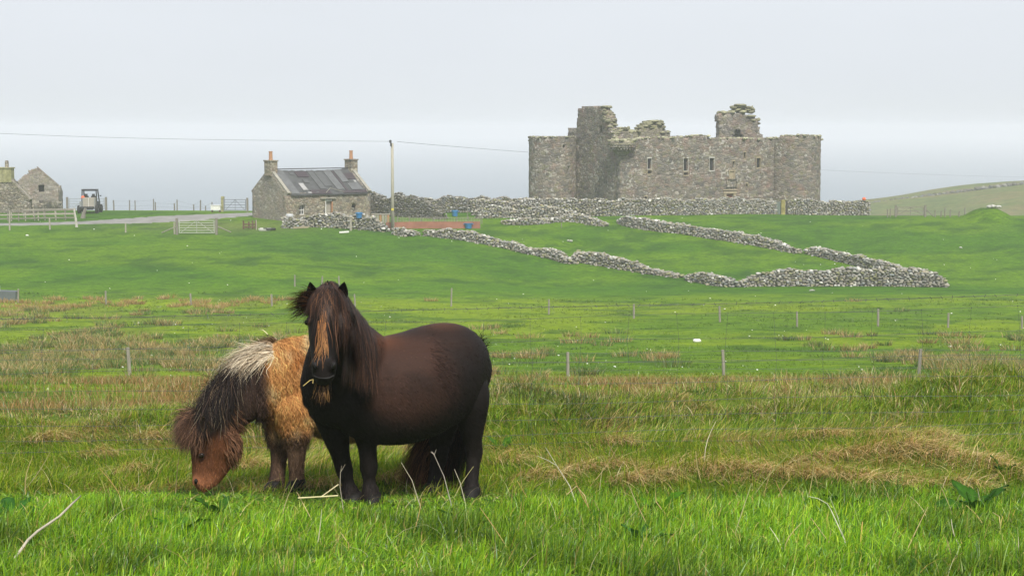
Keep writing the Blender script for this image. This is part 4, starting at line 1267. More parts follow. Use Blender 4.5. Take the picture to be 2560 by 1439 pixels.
tub('bright blue tub perched on the cottage garden wall', 898, 575, 17, 14, 1.08)
tub('pale blue tub tilted on the grass beneath the castle garden', 1137, 541, 17, 15)
tub('deep blue tub at the end of the red brown sheeting', 1171, 572, 20, 14)
p0, p1 = hit(965, 574), hit(1200, 571)
t = thing('sheeting_fence', 'low red brown sheeting fence topped by netting', 'fence', p0)
n_ = 5
for k in range(n_):
    a, b = p0.lerp(p1, k / n_), p0.lerp(p1, (k + 1) / n_); a.z = zt1(a.x, a.y); b.z = zt1(b.x, b.y)
    m = MB(); m.bar(a + z3 * .32, b + z3 * .32, .04, .66); m.build('sheet', M_RED, t)
m = MB()
for k in range(34):
    a = p0.lerp(p1, k / 33); a.z = zt1(a.x, a.y); m.bar(a + z3 * .62, a + z3 * 1.02, .02)
for z in (.72, .86, 1.02):
    m.tube([Vector((q.x, q.y, zt1(q.x, q.y) + z)) for q in (p0.lerp(p1, k / 10) for k in range(11))], .016, 4)
m.build('netting', M_WOODB, t)
for k in range(9):
    a = p0.lerp(p1, k / 8); a.z = zt1(a.x, a.y); m = MB(); post_mesh(m, a + Vector((0, .08, 0)), 1.15, .08); m.build('post', M_WOOD, t)
p = hit(950, 560); t = thing('wooden_hurdle', 'pale board hurdle closing the gap beside the pole', 'hurdle', p)
for k in range(7):
    m = MB(); q = p + Vector((-.7 + k * .25, .02 * k, 0)); m.box(q + z3 * .5, (.2, .04, 1.0 - .06 * (k % 3))); m.build('board', M_WOODB if k % 3 else M_POT, t)
m = MB(); m.bar(p + Vector((-.85, -.05, .95)), p + Vector((1.0, .1, .95)), .05, .1); m.build('rail', M_WOODB, t)
p = hit(625, 573); t = thing('broken_pallet', 'dark brown broken wooden pallet standing on the grass', 'pallet', p)
for x in (-.6, -.1, .25, .55):
    m = MB(); m.box(p + Vector((x, 0, .38)), (.14, .12, .8 - .2 * (abs(x) < .2))); m.build('leg', M_BROWN, t)
for z in (.2, .45):
    m = MB(); m.box(p + Vector((0, -.08, z)), (1.3, .04, .12)); m.build('board', M_BROWN, t)
m = MB(); post_mesh(m, hit(641, 575), .95, .09); tag(m.build('stake', M_WOODB, base=hit(641, 575)), 'pale stake beside the brown pallet', 'post')
p = hit(668, 577); m = MB(); m.add([p + Vector(q) for q in ((-.7, -.3, .0), (.2, -.3, .0), (.3, .3, .0), (-.6, .3, .0), (-.78, -.38, .2), (.28, -.36, .16), (.36, .36, .2), (-.66, .38, .22))], [(3, 2, 1, 0), (0, 1, 5, 4), (1, 2, 6, 5), (2, 3, 7, 6), (3, 0, 4, 7)])
tag(m.build('feed_trough', M_WHITE, base=p), 'shallow white tray lying on the grass by the pallet', 'tray')
m = MB(); m.tube([p + Vector((.2 + .5 * math.cos(a), .1 + .42 * math.sin(a), .14)) for a in np.linspace(0, 2 * PI, 16)], .1, 6)
tag(m.build('old_tyre', M_RUBBER, base=p + Vector((.5, .1, 0))), 'black tyre lying against the white tray', 'tyre')
for (u, v, L_, c, lab) in ((735, 557, 2.0, M_WOODB, 'bleached beam laid on the stacked stones'), (752, 571, 1.4, M_SAND, 'yellowish plank beneath the bleached beam'), (860, 583, .85, M_WHITE, 'white plank dropped in the field below the cottage')):
    q = hit(u, v + (12 if v == 557 else 2)); lift = .62 if v == 557 else .12
    m = MB(); m.bar(q + Vector((-L_ / 2, 0, lift)), q + Vector((L_ / 2, .15, lift + .06)), .22, .14); tag(m.build('timber_beam', c, base=q), lab, 'beam')
q = hit(841, 572); 
m = MB(); post_mesh(m, hit(877, 577), 1.15, .2); tag(m.build('gatepost', M_WOODB, base=hit(877, 577)), 'square pale post standing against the cottage garden wall', 'post')
p = G(540, 174); t = thing('hen_box', 'small white box on dark legs beside the skyline gate', 'box', p)
m = MB(); m.box(p + z3 * .5, (1.0, .6, .45)); m.box(p + z3 * .75, (1.1, .7, .05)); m.build('body', M_WHITE, t)
for x, y in ((-.4, -.2), (.4, -.2), (-.4, .2), (.4, .2)):
    m = MB(); m.box(p + Vector((x, y, .13)), (.08, .08, .28)); m.build('leg', M_BROWN, t)
# gate and gatepost of the castle garden
p = hit(1944, 536); m = MB(); m.box(p + z3 * .7, (.62, .12, 1.35)); t = thing('garden_gate', 'plain grey green gate in the castle garden wall', 'gate', p)
m.build('panel', weathered('grey_green_paint', (.12, .15, .13), .7, .15, 4), t)
m = MB(); m.box(p + Vector((-.15, -.08, .75)), (.04, .05, .14)); m.build('handle', M_STEEL, t)
p = hit(1957, 536); m = MB(); m.box(p + z3 * .78, (.42, .5, 1.65)); tag(m.build('gatepost', weathered('orange_lichen_stone', (.26, .23, .08), .95, .6, 2), base=p), 'stone gatepost stained with orange lichen beside the green gate', 'post')
p = hit(1500, 541); m = MB()
# trough at the picture edge
p = hit(18, 752); t = thing('metal_trough', 'grey metal water trough against a post at the picture edge', 'trough', p)
s = p.y / FOC
m = MB(); w_, h_ = 66 * s, 27 * s
m.add([p + Vector(q) for q in ((-w_ * .7, -.3, .02), (w_ * .36, -.3, .02), (w_ * .36, .3, .02), (-w_ * .7, .3, .02), (-w_ * .75, -.4, h_), (w_ * .4, -.4, h_ * .9), (w_ * .4, .4, h_ * .9), (-w_ * .75, .4, h_))], [(3, 2, 1, 0), (0, 1, 5, 4), (1, 2, 6, 5), (2, 3, 7, 6), (3, 0, 4, 7)])
m.build('shell', weathered('blue_grey_steel', (.17, .19, .215), .55, .15, 2, metal=.4), t)
m = MB(); m.tube([p + Vector((-w_ * .7, -.4, h_ + .28)), p + Vector((-w_ * .18, -.4, h_ + .28)), p + Vector((-w_ * .18, -.4, h_ - .05))], .03, 6); m.build('pipe_rail', M_STEEL, t)
p = hit(724, 566); m = MB(); m.lathe(p + z3 * .45, [(.05, 0), (.34, .02), (.36, .12), (.35, .5), (.36, .62), (.3, .7), (.05, .72)], 16)
tag(m.build('water_tank', weathered('dull_zinc', (.42, .43, .44), .5, .2, 3), base=p, smooth=True), 'dull zinc drum standing on the stacked stones by the cottage corner', 'drum')
p = P(2160, 499, zt1(0, 0) * 0 + 168); p.z -= .1; m = MB(); m.lathe(p, [(.02, 0), (.16, .03), (.2, .16), (.15, .3), (.02, .34)], 12)
tag(m.build('orange_buoy', M_ORANGE, base=p, smooth=True), 'small orange buoy sitting on the end of the garden wall', 'buoy')
for (a0, b0, lab) in (((405, 583), (441, 567), 'strut leaning on the post at the hinge side of the silver gate'), ((577, 582), (545, 566), 'strut leaning on the latch post of the silver gate')):
    q0 = hit(*a0); q1 = hit(447 if a0[0] < 500 else 537, 587); m = MB(); m.bar(q0 + z3 * .05, Vector((q1.x + (-.2 if a0[0] < 500 else .2), q1.y + .1, q1.z + .75)), .09)
    tag(m.build('timber_strut', M_WOODB, base=q0), lab, 'strut')
# stones lying about the grass
for (u, v, wpx, lab) in ((1742, 854, 26, 'flat white stone alone on the bright valley grass'), (2376, 867, 12, 'small round white stone out on the valley grass'), (68, 589, 9, 'white stone in the field under the rail fence'), (2402, 621, 9, 'white stone on the slope near the grassy mound'),
                         (1420, 604, 8, 'pale stone beside the grassy hollow'), (1428, 608, 10, 'second pale stone at the lip of the grassy hollow'), (2030, 727, 16, 'pale slab just below the sharp wall corner'), (2475, 535, 13, 'grey rock crowning the grassy mound')):
    p = hit(u, v); a = wpx * p.y / FOC / 2
    if 'crowning' in lab:
        p = G(2480, 164.6)
        pts = [p + Vector((x, y, .1)) for x, y in ((-.3, 0), (.15, .1), (.5, -.1), (.0, -.3), (.75, .0))]; sz = [(a * k, a * k, a * .7 * k) for k in (1, 1.3, .9, .7, .8)]
        lab = 'grey rocks crowning the grassy mound'
    else:
        pts = [p + z3 * a * .2]; sz = [(a, a * .7, a * .45)]
    r = np.random.default_rng(u); V, F, C = rocks(np.array([q[:] for q in pts]), np.array(sz), np.tile([[.62, .61, .57]] if 'white' in lab else [[.42, .41, .38]], (len(pts), 1)), u, .1)
    tag(np_mesh('field_stone', V, F, M_DRY, base=p, col=C), lab, 'stone')
# ---------------------------------------------------------------- ponies
def cat_rom(A, n_):
    """Catmull-Rom resample rows of A to n_ rows"""
    A = np.asarray(A, float); m = len(A); out = []
    for t in np.linspace(0, m - 1, n_):
        i = min(int(t), m - 2); f = t - i
        p0, p1, p2, p3 = A[max(i - 1, 0)], A[i], A[i + 1], A[min(i + 2, m - 1)]
        out.append(.5 * ((2 * p1) + (-p0 + p2) * f + (2 * p0 - 5 * p1 + 4 * p2 - p3) * f * f + (-p0 + 3 * p1 - 3 * p2 + p3) * f ** 3))
    return np.array(out)


def loft(mb, secs, up=(0, 0, 1), n_=26, k=26, ex=2.0):
    """secs rows: (u, v, Y, half width, half height); closed organic tube appended to mb"""
    A = np.array([[*P(s[0], s[1], s[2])[:], s[3], s[4]] for s in secs])
    R_ = cat_rom(A, k); C = R_[:, :3]; T = np.gradient(C, axis=0); T /= np.linalg.norm(T, axis=1)[:, None]
    up = np.array(up, float); rings = []
    def ring(c, t, rl, rh):
        lat = np.cross(t, up); lat /= np.linalg.norm(lat); hh = np.cross(lat, t)
        a = np.linspace(0, 2 * PI, n_, endpoint=False); ca, sa = np.cos(a), np.sin(a)
        ca = np.sign(ca) * np.abs(ca) ** (2 / ex); sa = np.sign(sa) * np.abs(sa) ** (2 / ex)
        return c + lat * (ca * rl)[:, None] + hh * (sa * rh)[:, None]
    def cap(c, t, rl, rh, s):
        d = min(rl, rh) * .75
        return [ring(c + t * s * d * math.sin(q), t, rl * math.cos(q), rh * math.cos(q)) for q in (.5, .95, 1.3)]
    rings += cap(C[0], T[0], R_[0, 3], R_[0, 4], -1)[::-1]
    rings += [ring(C[i], T[i], R_[i, 3], R_[i, 4]) for i in range(k)]
    rings += cap(C[-1], T[-1], R_[-1, 3], R_[-1, 4], 1)
    vs = np.concatenate(rings); m = len(rings)
    fs = [(i * n_ + j, i * n_ + (j + 1) % n_, (i + 1) * n_ + (j + 1) % n_, (i + 1) * n_ + j) for i in range(m - 1) for j in range(n_)]
    fs += [tuple(range(n_))[::-1], tuple((m - 1) * n_ + j for j in range(n_))]
    mb.add([tuple(p) for p in vs], fs)


def limb(mb, secs, up=(1, .3, 0)):
    loft(mb, [(a, b, c, r_, r_ * 1.08) for a, b, c, r_ in secs], up, 18, 34)


def blob(mb, c, rad, M=None, n_=14):
    vs = []; M = M or Matrix.Identity(3); c = Vector(c)
    for i in range(1, n_):
        th = PI * i / n_
        for j in range(n_ * 2):
            ph = PI * j / n_; vs.append(c + M @ Vector((rad[0] * math.sin(th) * math.cos(ph), rad[1] * math.sin(th) * math.sin(ph), rad[2] * math.cos(th))))
    w_ = n_ * 2; fs = [(i * w_ + j, (i + 1) * w_ + j, (i + 1) * w_ + (j + 1) % w_, i * w_ + (j + 1) % w_) for i in range(n_ - 2) for j in range(w_)]
    a = len(vs); vs += [c + M @ Vector((0, 0, rad[2])), c + M @ Vector((0, 0, -rad[2]))]
    fs += [(a, j, (j + 1) % w_) for j in range(w_)] + [(a + 1, (n_ - 2) * w_ + (j + 1) % w_, (n_ - 2) * w_ + j) for j in range(w_)]
    mb.add(vs, fs)


def fuse(mb, voxel, smooth_it):
    """one continuous skin from overlapping lofts: returns V, F (quads or tris list)"""
    me = bpy.data.meshes.new('tmp'); me.from_pydata(mb.v, [], mb.f); o = bpy.data.objects.new('tmp', me); COL.objects.link(o)
    m = o.modifiers.new('r', 'REMESH'); m.mode = 'VOXEL'; m.voxel_size = voxel; m.use_smooth_shade = True
    s = o.modifiers.new('s', 'SMOOTH'); s.factor = .5; s.iterations = smooth_it
    dg = bpy.context.evaluated_depsgraph_get(); dg.update()
    me2 = bpy.data.meshes.new_from_object(o.evaluated_get(dg))
    bpy.data.objects.remove(o); bpy.data.meshes.remove(me)
    nv = len(me2.vertices); V = np.empty(nv * 3, np.float32); me2.vertices.foreach_get('co', V); V = V.reshape(-1, 3)
    Fq = np.array([p.vertices[:] for p in me2.polygons if len(p.vertices) == 4], np.int32)
    Ft = np.array([p.vertices[:] for p in me2.polygons if len(p.vertices) == 3], np.int32).reshape(-1, 3)
    bpy.data.meshes.remove(me2)
    return V, Fq, Ft


class Skin:
    def __init__(s, V, Fq, Ft):
        s.V = V.astype(float); s.T = np.concatenate([Fq[:, [0, 1, 2]], Fq[:, [0, 2, 3]], Ft]) if len(Ft) else np.concatenate([Fq[:, [0, 1, 2]], Fq[:, [0, 2, 3]]])
        s.bvh = BVHTree.FromPolygons([tuple(p) for p in s.V], [tuple(int(q) for q in t) for t in s.T])
        a, b, c = s.V[s.T[:, 0]], s.V[s.T[:, 1]], s.V[s.T[:, 2]]
        n_ = np.cross(b - a, c - a); s.A = np.linalg.norm(n_, axis=1) / 2; s.Nn = n_ / (2 * s.A[:, None] + 1e-12)
    def sample(s, n_, r, keep=None):
        t = r.choice(len(s.T), n_, p=s.A / s.A.sum()); u, v = r.random(n_), r.random(n_)
        q = u + v > 1; u[q], v[q] = 1 - u[q], 1 - v[q]
        a, b, c = s.V[s.T[t, 0]], s.V[s.T[t, 1]], s.V[s.T[t, 2]]
        return a + (b - a) * u[:, None] + (c - a) * v[:, None], s.Nn[t]
    def push(s, X, off):
        """keep points outside the skin by at least off; returns points and outward normals"""
        Nr = np.zeros_like(X)
        for i in range(len(X)):
            loc, nr_, _, d_ = s.bvh.find_nearest(Vector(X[i]), .35)
            if loc is None: Nr[i] = (0, -1, 0); continue
            Nr[i] = nr_
            h = (X[i] - np.array(loc)) @ np.array(nr_)
            if h < off[i]: X[i] = np.array(loc) + np.array(nr_) * off[i]
        return X, Nr


def ribbons(paths, lat, width, croot, ctip):
    """paths (n,k,3), lat (n,k,3) across vectors, width (n,), colours (n,3)"""
    n_, k = paths.shape[:2]; t = np.linspace(0, 1, k)
    w_ = width[:, None] * (1 - t[None] ** 2 * .85)
    L_ = paths - lat * w_[..., None] / 2; R_ = paths + lat * w_[..., None] / 2
    V = np.stack([L_, R_], 2).reshape(-1, 3)
    b = (np.arange(n_)[:, None] * k + np.arange(k - 1)[None]) * 2
    F = np.stack([b, b + 1, b + 3, b + 2], -1).reshape(-1, 4)
    C = croot[:, None] * (1 - t[None, :, None]) + ctip[:, None] * t[None, :, None]
    return V, F, np.repeat(C.reshape(-1, 3), 2, 0)


def unit(a): return a / (np.linalg.norm(a, axis=-1, keepdims=True) + 1e-9)


def locks(skin, roots, dirs, length, k, grav, off, r, wind=(0, 0, 0), wav=.0, frizz=.09):
    """long hair falling over the skin"""
    n_ = len(roots); X = roots.copy(); D = unit(dirs); paths = [X.copy()]; lats = []
    ph = r.uniform(0, 6.28, n_); fr_ = r.uniform(5, 9, n_); amp = wav * r.uniform(.4, 1.2, n_)
    wind = np.array(wind); Nr0 = None
    for i in range(1, k):
        D = unit(D + np.array([0, 0, -1.0]) * (grav if np.isscalar(grav) else grav[:, None]) + wind + r.normal(size=D.shape) * frizz)
        X = X + D * (length / (k - 1))[:, None]
        X, Nr = skin.push(X, off * (.4 + .6 * i / k))
        if i > 1: D = unit(unit(X - paths[-1]) * .6 + D * .4)
        paths.append(X.copy()); lats.append(unit(np.cross(D, Nr)))
        if i == 1: lats.append(lats[0])
    Pp = np.stack(paths, 1); Lt = np.stack(lats, 1)
    t = np.linspace(0, 1, k)
    Pp = Pp + Lt * (np.sin(ph[:, None] + fr_[:, None] * t[None]) * amp[:, None] * t[None])[..., None]
    return Pp, Lt


def coat(skin, n_, r, flow, length_fn, colour_fn, k=4, lift=.25, width=.004, curl=0.0, keep_fn=None, droop=.25):
    X, Nn = skin.sample(n_, r)
    if keep_fn is not None:
        q = keep_fn(X, Nn, r); X, Nn = X[q], Nn[q]
    n_ = len(X)
    f = flow(X); f = unit(f - Nn * (f * Nn).sum(1)[:, None])
    side = unit(np.cross(f, Nn))
    f = unit(f + side * r.normal(size=(n_, 1)) * .28)
    Lh = length_fn(X) * r.uniform(.6, 1.3, n_)
    t = np.linspace(0, 1, k)
    Pp = X[:, None] - Nn[:, None] * .003 + f[:, None] * (Lh[:, None] * t)[..., None] + Nn[:, None] * (Lh[:, None] * lift * r.uniform(.5, 1.5, (n_, 1)) * np.sin(t[None] * 2.4))[..., None]
    Pp[:, :, 2] -= (Lh[:, None] * droop * t[None] ** 2)
    if curl:
        ph = (X[:, 0] * 23 + X[:, 2] * 31)[:, None] + r.normal(size=(n_, 1)) * .9; w_ = r.uniform(8, 13, (n_, 1))
        a = curl * (.3 + t[None])
        Pp += side[:, None] * (np.sin(ph + w_ * t[None]) * a)[..., None] + Nn[:, None] * (np.cos(ph + w_ * t[None]) * a * .7 + a * .5)[..., None]
    Lt = np.repeat(unit(side + Nn * r.normal(size=(n_, 1)) * .35)[:, None], k, 1)
    c0, c1 = colour_fn(X, r)
    return ribbons(Pp, Lt, width * r.uniform(.6, 1.5, n_), c0, c1)


def uv_of(X):
    d = X[:, 1] * CA - (X[:, 2] - H) * SA
    return 1280 + FOC * X[:, 0] / d, 719.5 - FOC * (X[:, 1] * SA + (X[:, 2] - H) * CA) / d


def ear(name, base, tip, wdt, face, mat_, parent, depth=.55):
    base, tip = Vector(base), Vector(tip); t = (tip - base); ax = t.normalized(); face = Vector(face); face = (face - ax * face.dot(ax)).normalized(); lat = ax.cross(face)
    vs = []; K_ = 10; A = np.linspace(-1.9, 1.9, 11)
    for i in range(K_):
        q = i / (K_ - 1); w_ = wdt / 2 * (math.sin(min(1, (q + .22) * 1.15) * PI * .5) if q < .45 else 1.0) * max(.03, (1 - max(0, q - .35) / .65) ** .75)
        c = base + t * q + face * (.012 * math.sin(q * PI) * -1)
        o = [c + lat * math.sin(a) * w_ - face * math.cos(a) * w_ * depth for a in A]
        inn = [c + lat * math.sin(a) * w_ * .84 - face * (math.cos(a) * w_ * depth * .72) for a in A[::-1]]
        vs += o + inn
    n_ = 22
    fs = [(i * n_ + j, i * n_ + (j + 1) % n_, (i + 1) * n_ + (j + 1) % n_, (i + 1) * n_ + j) for i in range(K_ - 1) for j in range(n_)]
    fs += [tuple((K_ - 1) * n_ + j for j in range(n_))]
    m = MB(); m.add(vs, fs); return m.build(name, mat_, parent, smooth=True)


def hoof(u, v, Y, parent, mat_, fwd, r_=.062):
    p = P(u, v, Y); g = zt1(p.x, p.y); fwd = Vector(fwd).normalized()
    m = MB(); vs = []; n_ = 16
    for z, s, o in ((-.012, 1.0, .018), (.02, .96, .012), (.062, .80, -.004), (.075, .6, -.01)):
        vs += [Vector((p.x, p.y, g + z)) + fwd * (o + math.cos(k * 2 * PI / n_) * r_ * s * 1.08) + Vector((-fwd.y, fwd.x, 0)) * math.sin(k * 2 * PI / n_) * r_ * s for k in range(n_)]
    fs = [(i * n_ + k, i * n_ + (k + 1) % n_, (i + 1) * n_ + (k + 1) % n_, (i + 1) * n_ + k) for i in range(3) for k in range(n_)] + [tuple(range(n_))[::-1], tuple(3 * n_ + k for k in range(n_))]
    m.add(vs, fs); m.build('hoof', mat_, parent, smooth=True)


def hair_material(name, rough=.5, spec=.35, sheen=.0):
    n = N(name)
    b = n.bsdf(n.attr(), rough, None, spec)
    b.inputs['Sheen Weight'].default_value = sheen; b.inputs['Sheen Roughness'].default_value = .5
    return n.m


M_COATB = hair_material('dark_pony_coat', .6, .09, 0)
M_HAIRB = hair_material('dark_pony_hair', .5, .16)
M_COATT = hair_material('tan_pony_coat', .8, .08, 0)
M_HAIRT = hair_material('tan_pony_hair', .6, .08)
n = N('pony_eye'); n.bsdf((.010, .006, .004), .18, None, .4); M_EYE = n.m
n = N('dark_muzzle_skin'); n.bsdf((.006, .005, .005), .6, None, .3); M_NOSTRIL = n.m
n = N('dark_hoof'); n.bsdf((.010, .009, .008), .6, None, .15); M_HOOF = n.m

# ---------------- dark pony facing the camera
r = np.random.default_rng(41)
g0 = P(1010, 1255, 10.0); g0.z = zt1(g0.x, g0.y)
dark = thing('pony', 'dark brown pony standing with wind blown forelock, facing out of the field', 'pony', g0, None)
mb = MB()
loft(mb, [(786, 975, 9.72, .09, .12), (806, 978, 9.74, .16, .20), (850, 968, 9.80, .215, .27), (905, 968, 9.87, .24, .31), (965, 974, 9.96, .29, .335), (1025, 966, 10.06, .315, .342), (1085, 941, 10.16, .30, .33), (1128, 928, 10.24, .27, .31), (1155, 930, 10.30, .21, .26), (1174, 940, 10.35, .15, .20)], n_=40, k=40)
loft(mb, [(922, 924, 9.84, .14, .24), (880, 868, 9.66, .12, .185), (847, 812, 9.49, .10, .140), (831, 770, 9.40, .085, .115)])
loft(mb, [(812, 965, 9.75, .15, .19), (824, 915, 9.68, .15, .18), (835, 850, 9.57, .125, .15), (836, 800, 9.49, .09, .12)], (.3, -1, .3))
HUP = (0, -.95, .4)
loft(mb, [(820, 730, 9.41, .065, .075), (820, 758, 9.37, .098, .125), (817, 802, 9.31, .106, .15), (813, 848, 9.25, .092, .125), (811, 885, 9.20, .076, .095), (810, 915, 9.165, .070, .078), (809, 937, 9.15, .066, .062), (808, 948, 9.155, .048, .045)], HUP, 30, 36, 2.3)
blob(mb, P(777, 800, 9.215), (.030, .03, .022)); blob(mb, P(857, 800, 9.215), (.030, .03, .022))          # brows
for u in (791, 831): blob(mb, P(u, 912, 9.105), (.028, .03, .034))                                          # nostril wings
blob(mb, P(809, 944, 9.12), (.045, .035, .022)); blob(mb, P(809, 951, 9.16), (.036, .035, .024))            # lips and chin
blob(mb, P(905, 955, 9.70), (.10, .10, .20)); blob(mb, P(1150, 945, 10.07), (.10, .10, .19), Matrix.Rotation(.25, 3, 'Y'))
limb(mb, [(905, 1000, 9.82, .13), (911, 1060, 9.86, .086), (918, 1112, 9.90, .057), (921, 1150, 9.92, .051), (922, 1168, 9.93, .052), (923, 1195, 9.935, .037), (925, 1220, 9.93, .043), (929, 1237, 9.92, .05), (933, 1252, 9.91, .05)])
limb(mb, [(828, 1010, 9.84, .13), (838, 1075, 9.92, .086), (849, 1125, 9.97, .058), (857, 1158, 9.99, .051), (861, 1174, 9.995, .05), (869, 1202, 9.995, .037), (875, 1225, 9.985, .044), (881, 1240, 9.97, .05), (885, 1252, 9.96, .05)])
blob(mb, P(1078, 978, 10.03), (.155, .16, .235), Matrix.Rotation(-.2, 3, 'Y'))
limb(mb, [(1155, 950, 10.24, .145), (1172, 1000, 10.20, .125), (1178, 1055, 10.22, .085), (1181, 1098, 10.25, .058), (1185, 1128, 10.27, .052), (1183, 1155, 10.26, .043), (1180, 1195, 10.235, .040), (1179, 1220, 10.22, .047), (1178, 1238, 10.20, .05)])
limb(mb, [(1128, 960, 10.40, .16), (1112, 1020, 10.40, .13), (1104, 1075, 10.42, .088), (1100, 1118, 10.46, .06), (1098, 1142, 10.47, .053), (1091, 1170, 10.455, .043), (1086, 1198, 10.43, .041), (1083, 1218, 10.41, .048), (1081, 1232, 10.40, .05)])
V, Fq, Ft = fuse(mb, .0095, 8)
skD = Skin(V, Fq, Ft)
BLK = np.array([.0105, .0085, .0078]); BRN = np.array([.040, .0205, .0150]); WARM = np.array([.078, .031, .016])


def dark_col(X, r=None):
    u, v = uv_of(X)
    def g(cu, cv, su, sv, p=1.0): return np.exp(-(((u - cu) / su) ** 2 + ((v - cv) / sv) ** 2) ** p)[:, None]
    body = (X[:, 1] > 9.62)[:, None]
    k1 = np.clip(g(1022, 955, 122, 112, 3.0) * .85 * (1 - .45 * sstep(1010, 1090, v))[:, None] + g(965, 885, 60, 50) * .9 + g(1105, 850, 70, 50) * .45, 0, 1) * body
    k2 = np.clip(g(960, 850, 40, 22) * .9 + g(1100, 808, 60, 16) * .6, 0, 1) * body  # warm brown topline, with the reddish highlight of the back painted in
    nz = (fbm(X[:, 0] * 6, X[:, 2] * 6 + X[:, 1] * 3, 9, 4)[:, None] - .5) * 1.6
    k1 = np.clip(k1 * (1 + nz), 0, 1)
    c = BLK + (BRN - BLK) * k1; c = c + (WARM - c) * k2
    return c


def two(fn, j=.25, tip=1.25):
    def f(X, r):
        c = fn(X) * (1 + r.normal(size=(len(X), 1)) * j); c = np.clip(c, .003, 1); return c, np.clip(c * tip, 0, 1)
    return f


body = np_mesh('body', V, [Fq, Ft], M_COATB, dark, col=dark_col(V.astype(float)), smooth=True)
fb = np.array([.79, .61, 0])


def flow_d(X):
    f = np.tile(fb * .8 + np.array([0, 0, -.55]), (len(X), 1))
    u, v = uv_of(X); leg = v > 1095; f[leg] = (0, 0.0, -1); hd = X[:, 1] < 9.5; f[hd] = (0, -.25, -1)
    return f


cv = coat(skD, 105000, r, flow_d, lambda X: np.where(X[:, 1] < 9.5, .012, .024) + .008 * (uv_of(X)[1] > 1200), two(dark_col, .36, 1.45), 3, .15, .0026)
np_mesh('coat', *cv[:2], M_COATB, dark, col=cv[2])
# shaggy patch of winter coat at the flank
def flank(X, Nn, r):
    u, v = uv_of(X); return (np.exp(-((u - (1100 + (v - 900) * .38)) / 16) ** 2 - ((v - 935) / 55) ** 2) > r.random(len(X))) & (Nn[:, 1] < -.1)
cv = coat(skD, 160000, r, flow_d, lambda X: np.full(len(X), .034), two(lambda X: dark_col(X) * .9, .5, 1.7), 5, .3, .0022, .004, flank)
np_mesh('shaggy_flank', *cv[:2], M_COATB, dark, col=cv[2])
for u, w_ in ((768.5, -1), (865, 1)):
    m = MB(); blob(m, P(u, 806, 9.262 if w_ < 0 else 9.265), (.0175, .0175, .016)); m.build('eye', M_EYE, dark, smooth=True)
for u, tx in ((789, -.35), (834, .35)):
    m = MB(); blob(m, P(u, 913, 9.083), (.011, .014, .019), Matrix.Rotation(tx, 3, 'Y')); m.build('nostril', M_NOSTRIL, dark, smooth=True)
m = MB(); m.tube([P(783, 938, 9.10), P(797, 944, 9.082), P(810, 945, 9.078), P(823, 944, 9.082), P(835, 938, 9.10)], .0035, 5); m.build('mouth_line', M_NOSTRIL, dark)
M_EAR = hair_material('dark_pony_ear', .7, .15)
for b_, t_, fc in (((782, 756, 9.33), (775, 704, 9.31), (-.25, -1, 0)), ((852, 756, 9.33), (861, 704, 9.31), (.3, -1, 0))):
    o = ear('ear', P(*b_), P(*t_), .088, fc, M_COATB, dark)
    o.data.color_attributes.active_color_index = 0
    a = o.data.color_attributes['Col']; a.data.foreach_set('color', [.011, .009, .008, 1] * len(o.data.vertices))
HF = (-.35, -.9, 0)
for u, v, Y in ((934, 1254, 9.905), (886, 1254, 9.955), (1178, 1240, 10.195), (1081, 1234, 10.395)): hoof(u, v, Y, dark, M_HOOF, HF)


def hair_cols(n_, r, cols, w_, j=.25):
    c = np.array(cols)[r.choice(len(cols), n_, p=np.array(w_) / sum(w_))] * (1 + r.normal(size=(n_, 1)) * j); return np.clip(c, .003, .9)


# mane over the crest, falling on the near side
n_ = 5200; t = r.random(n_) ** .9
crest = cat_rom([[*P(u, v, Y)[:]] for u, v, Y in ((826, 728, 9.40), (842, 740, 9.45), (858, 764, 9.52), (874, 794, 9.58), (890, 824, 9.66))], 60)
roots = crest[np.clip((t * 59).astype(int), 0, 59)] + r.normal(size=(n_, 3)) * [.012, .015, .012]
roots, _ = skD.push(roots, np.full(n_, .004))
dirs = np.tile([[.26, -.75, -.2]], (n_, 1)) + r.normal(size=(n_, 3)) * .17
Lh = (.50 - .14 * t) * r.uniform(.4, 1.3, n_)
Pp, Lt = locks(skD, roots, dirs, Lh, 15, .36, r.uniform(.004, .035, n_), r, (-.005, -.02, 0), .012)
c0 = hair_cols(n_, r, [(.011, .008, .007), (.035, .017, .012), (.06, .028, .018), (.10, .05, .03)], [5, 3, 2, .6]); cv = ribbons(Pp, Lt, r.uniform(.0015, .0045, n_), c0, c0 * r.uniform(1.0, 2.0, (n_, 1)))
np_mesh('mane', *cv[:2], M_HAIRB, dark, col=cv[2])
# forelock: fan over the face, wind from the right of the pony
n_ = 2600
roots = np.array([P(u, v, Y)[:] for u, v, Y in zip(r.normal(824, 12, n_), r.uniform(722, 752, n_), r.uniform(9.30, 9.37, n_))])
roots, _ = skD.push(roots, np.full(n_, .006))
dirs = np.tile([[.14, -.8, -.05]], (n_, 1)) + r.normal(size=(n_, 3)) * [.32, .2, .2]
Lh = r.uniform(.08, .24, n_) * np.where(roots[:, 0] > P(824, 735, 9.33).x, r.uniform(1.0, 1.75, n_), 1.0)
Pp, Lt = locks(skD, roots, dirs, Lh, 13, .34, r.uniform(.006, .03, n_), r, (.02, -.01, 0), .014)
c0 = hair_cols(n_, r, [(.012, .009, .008), (.028, .015, .011), (.055, .027, .016), (.12, .055, .024)], [4, 4, 1.6, .5]); cv = ribbons(Pp, Lt, r.uniform(.0016, .004, n_), c0, c0 * r.uniform(1.0, 2.2, (n_, 1)))
fl = [cv]
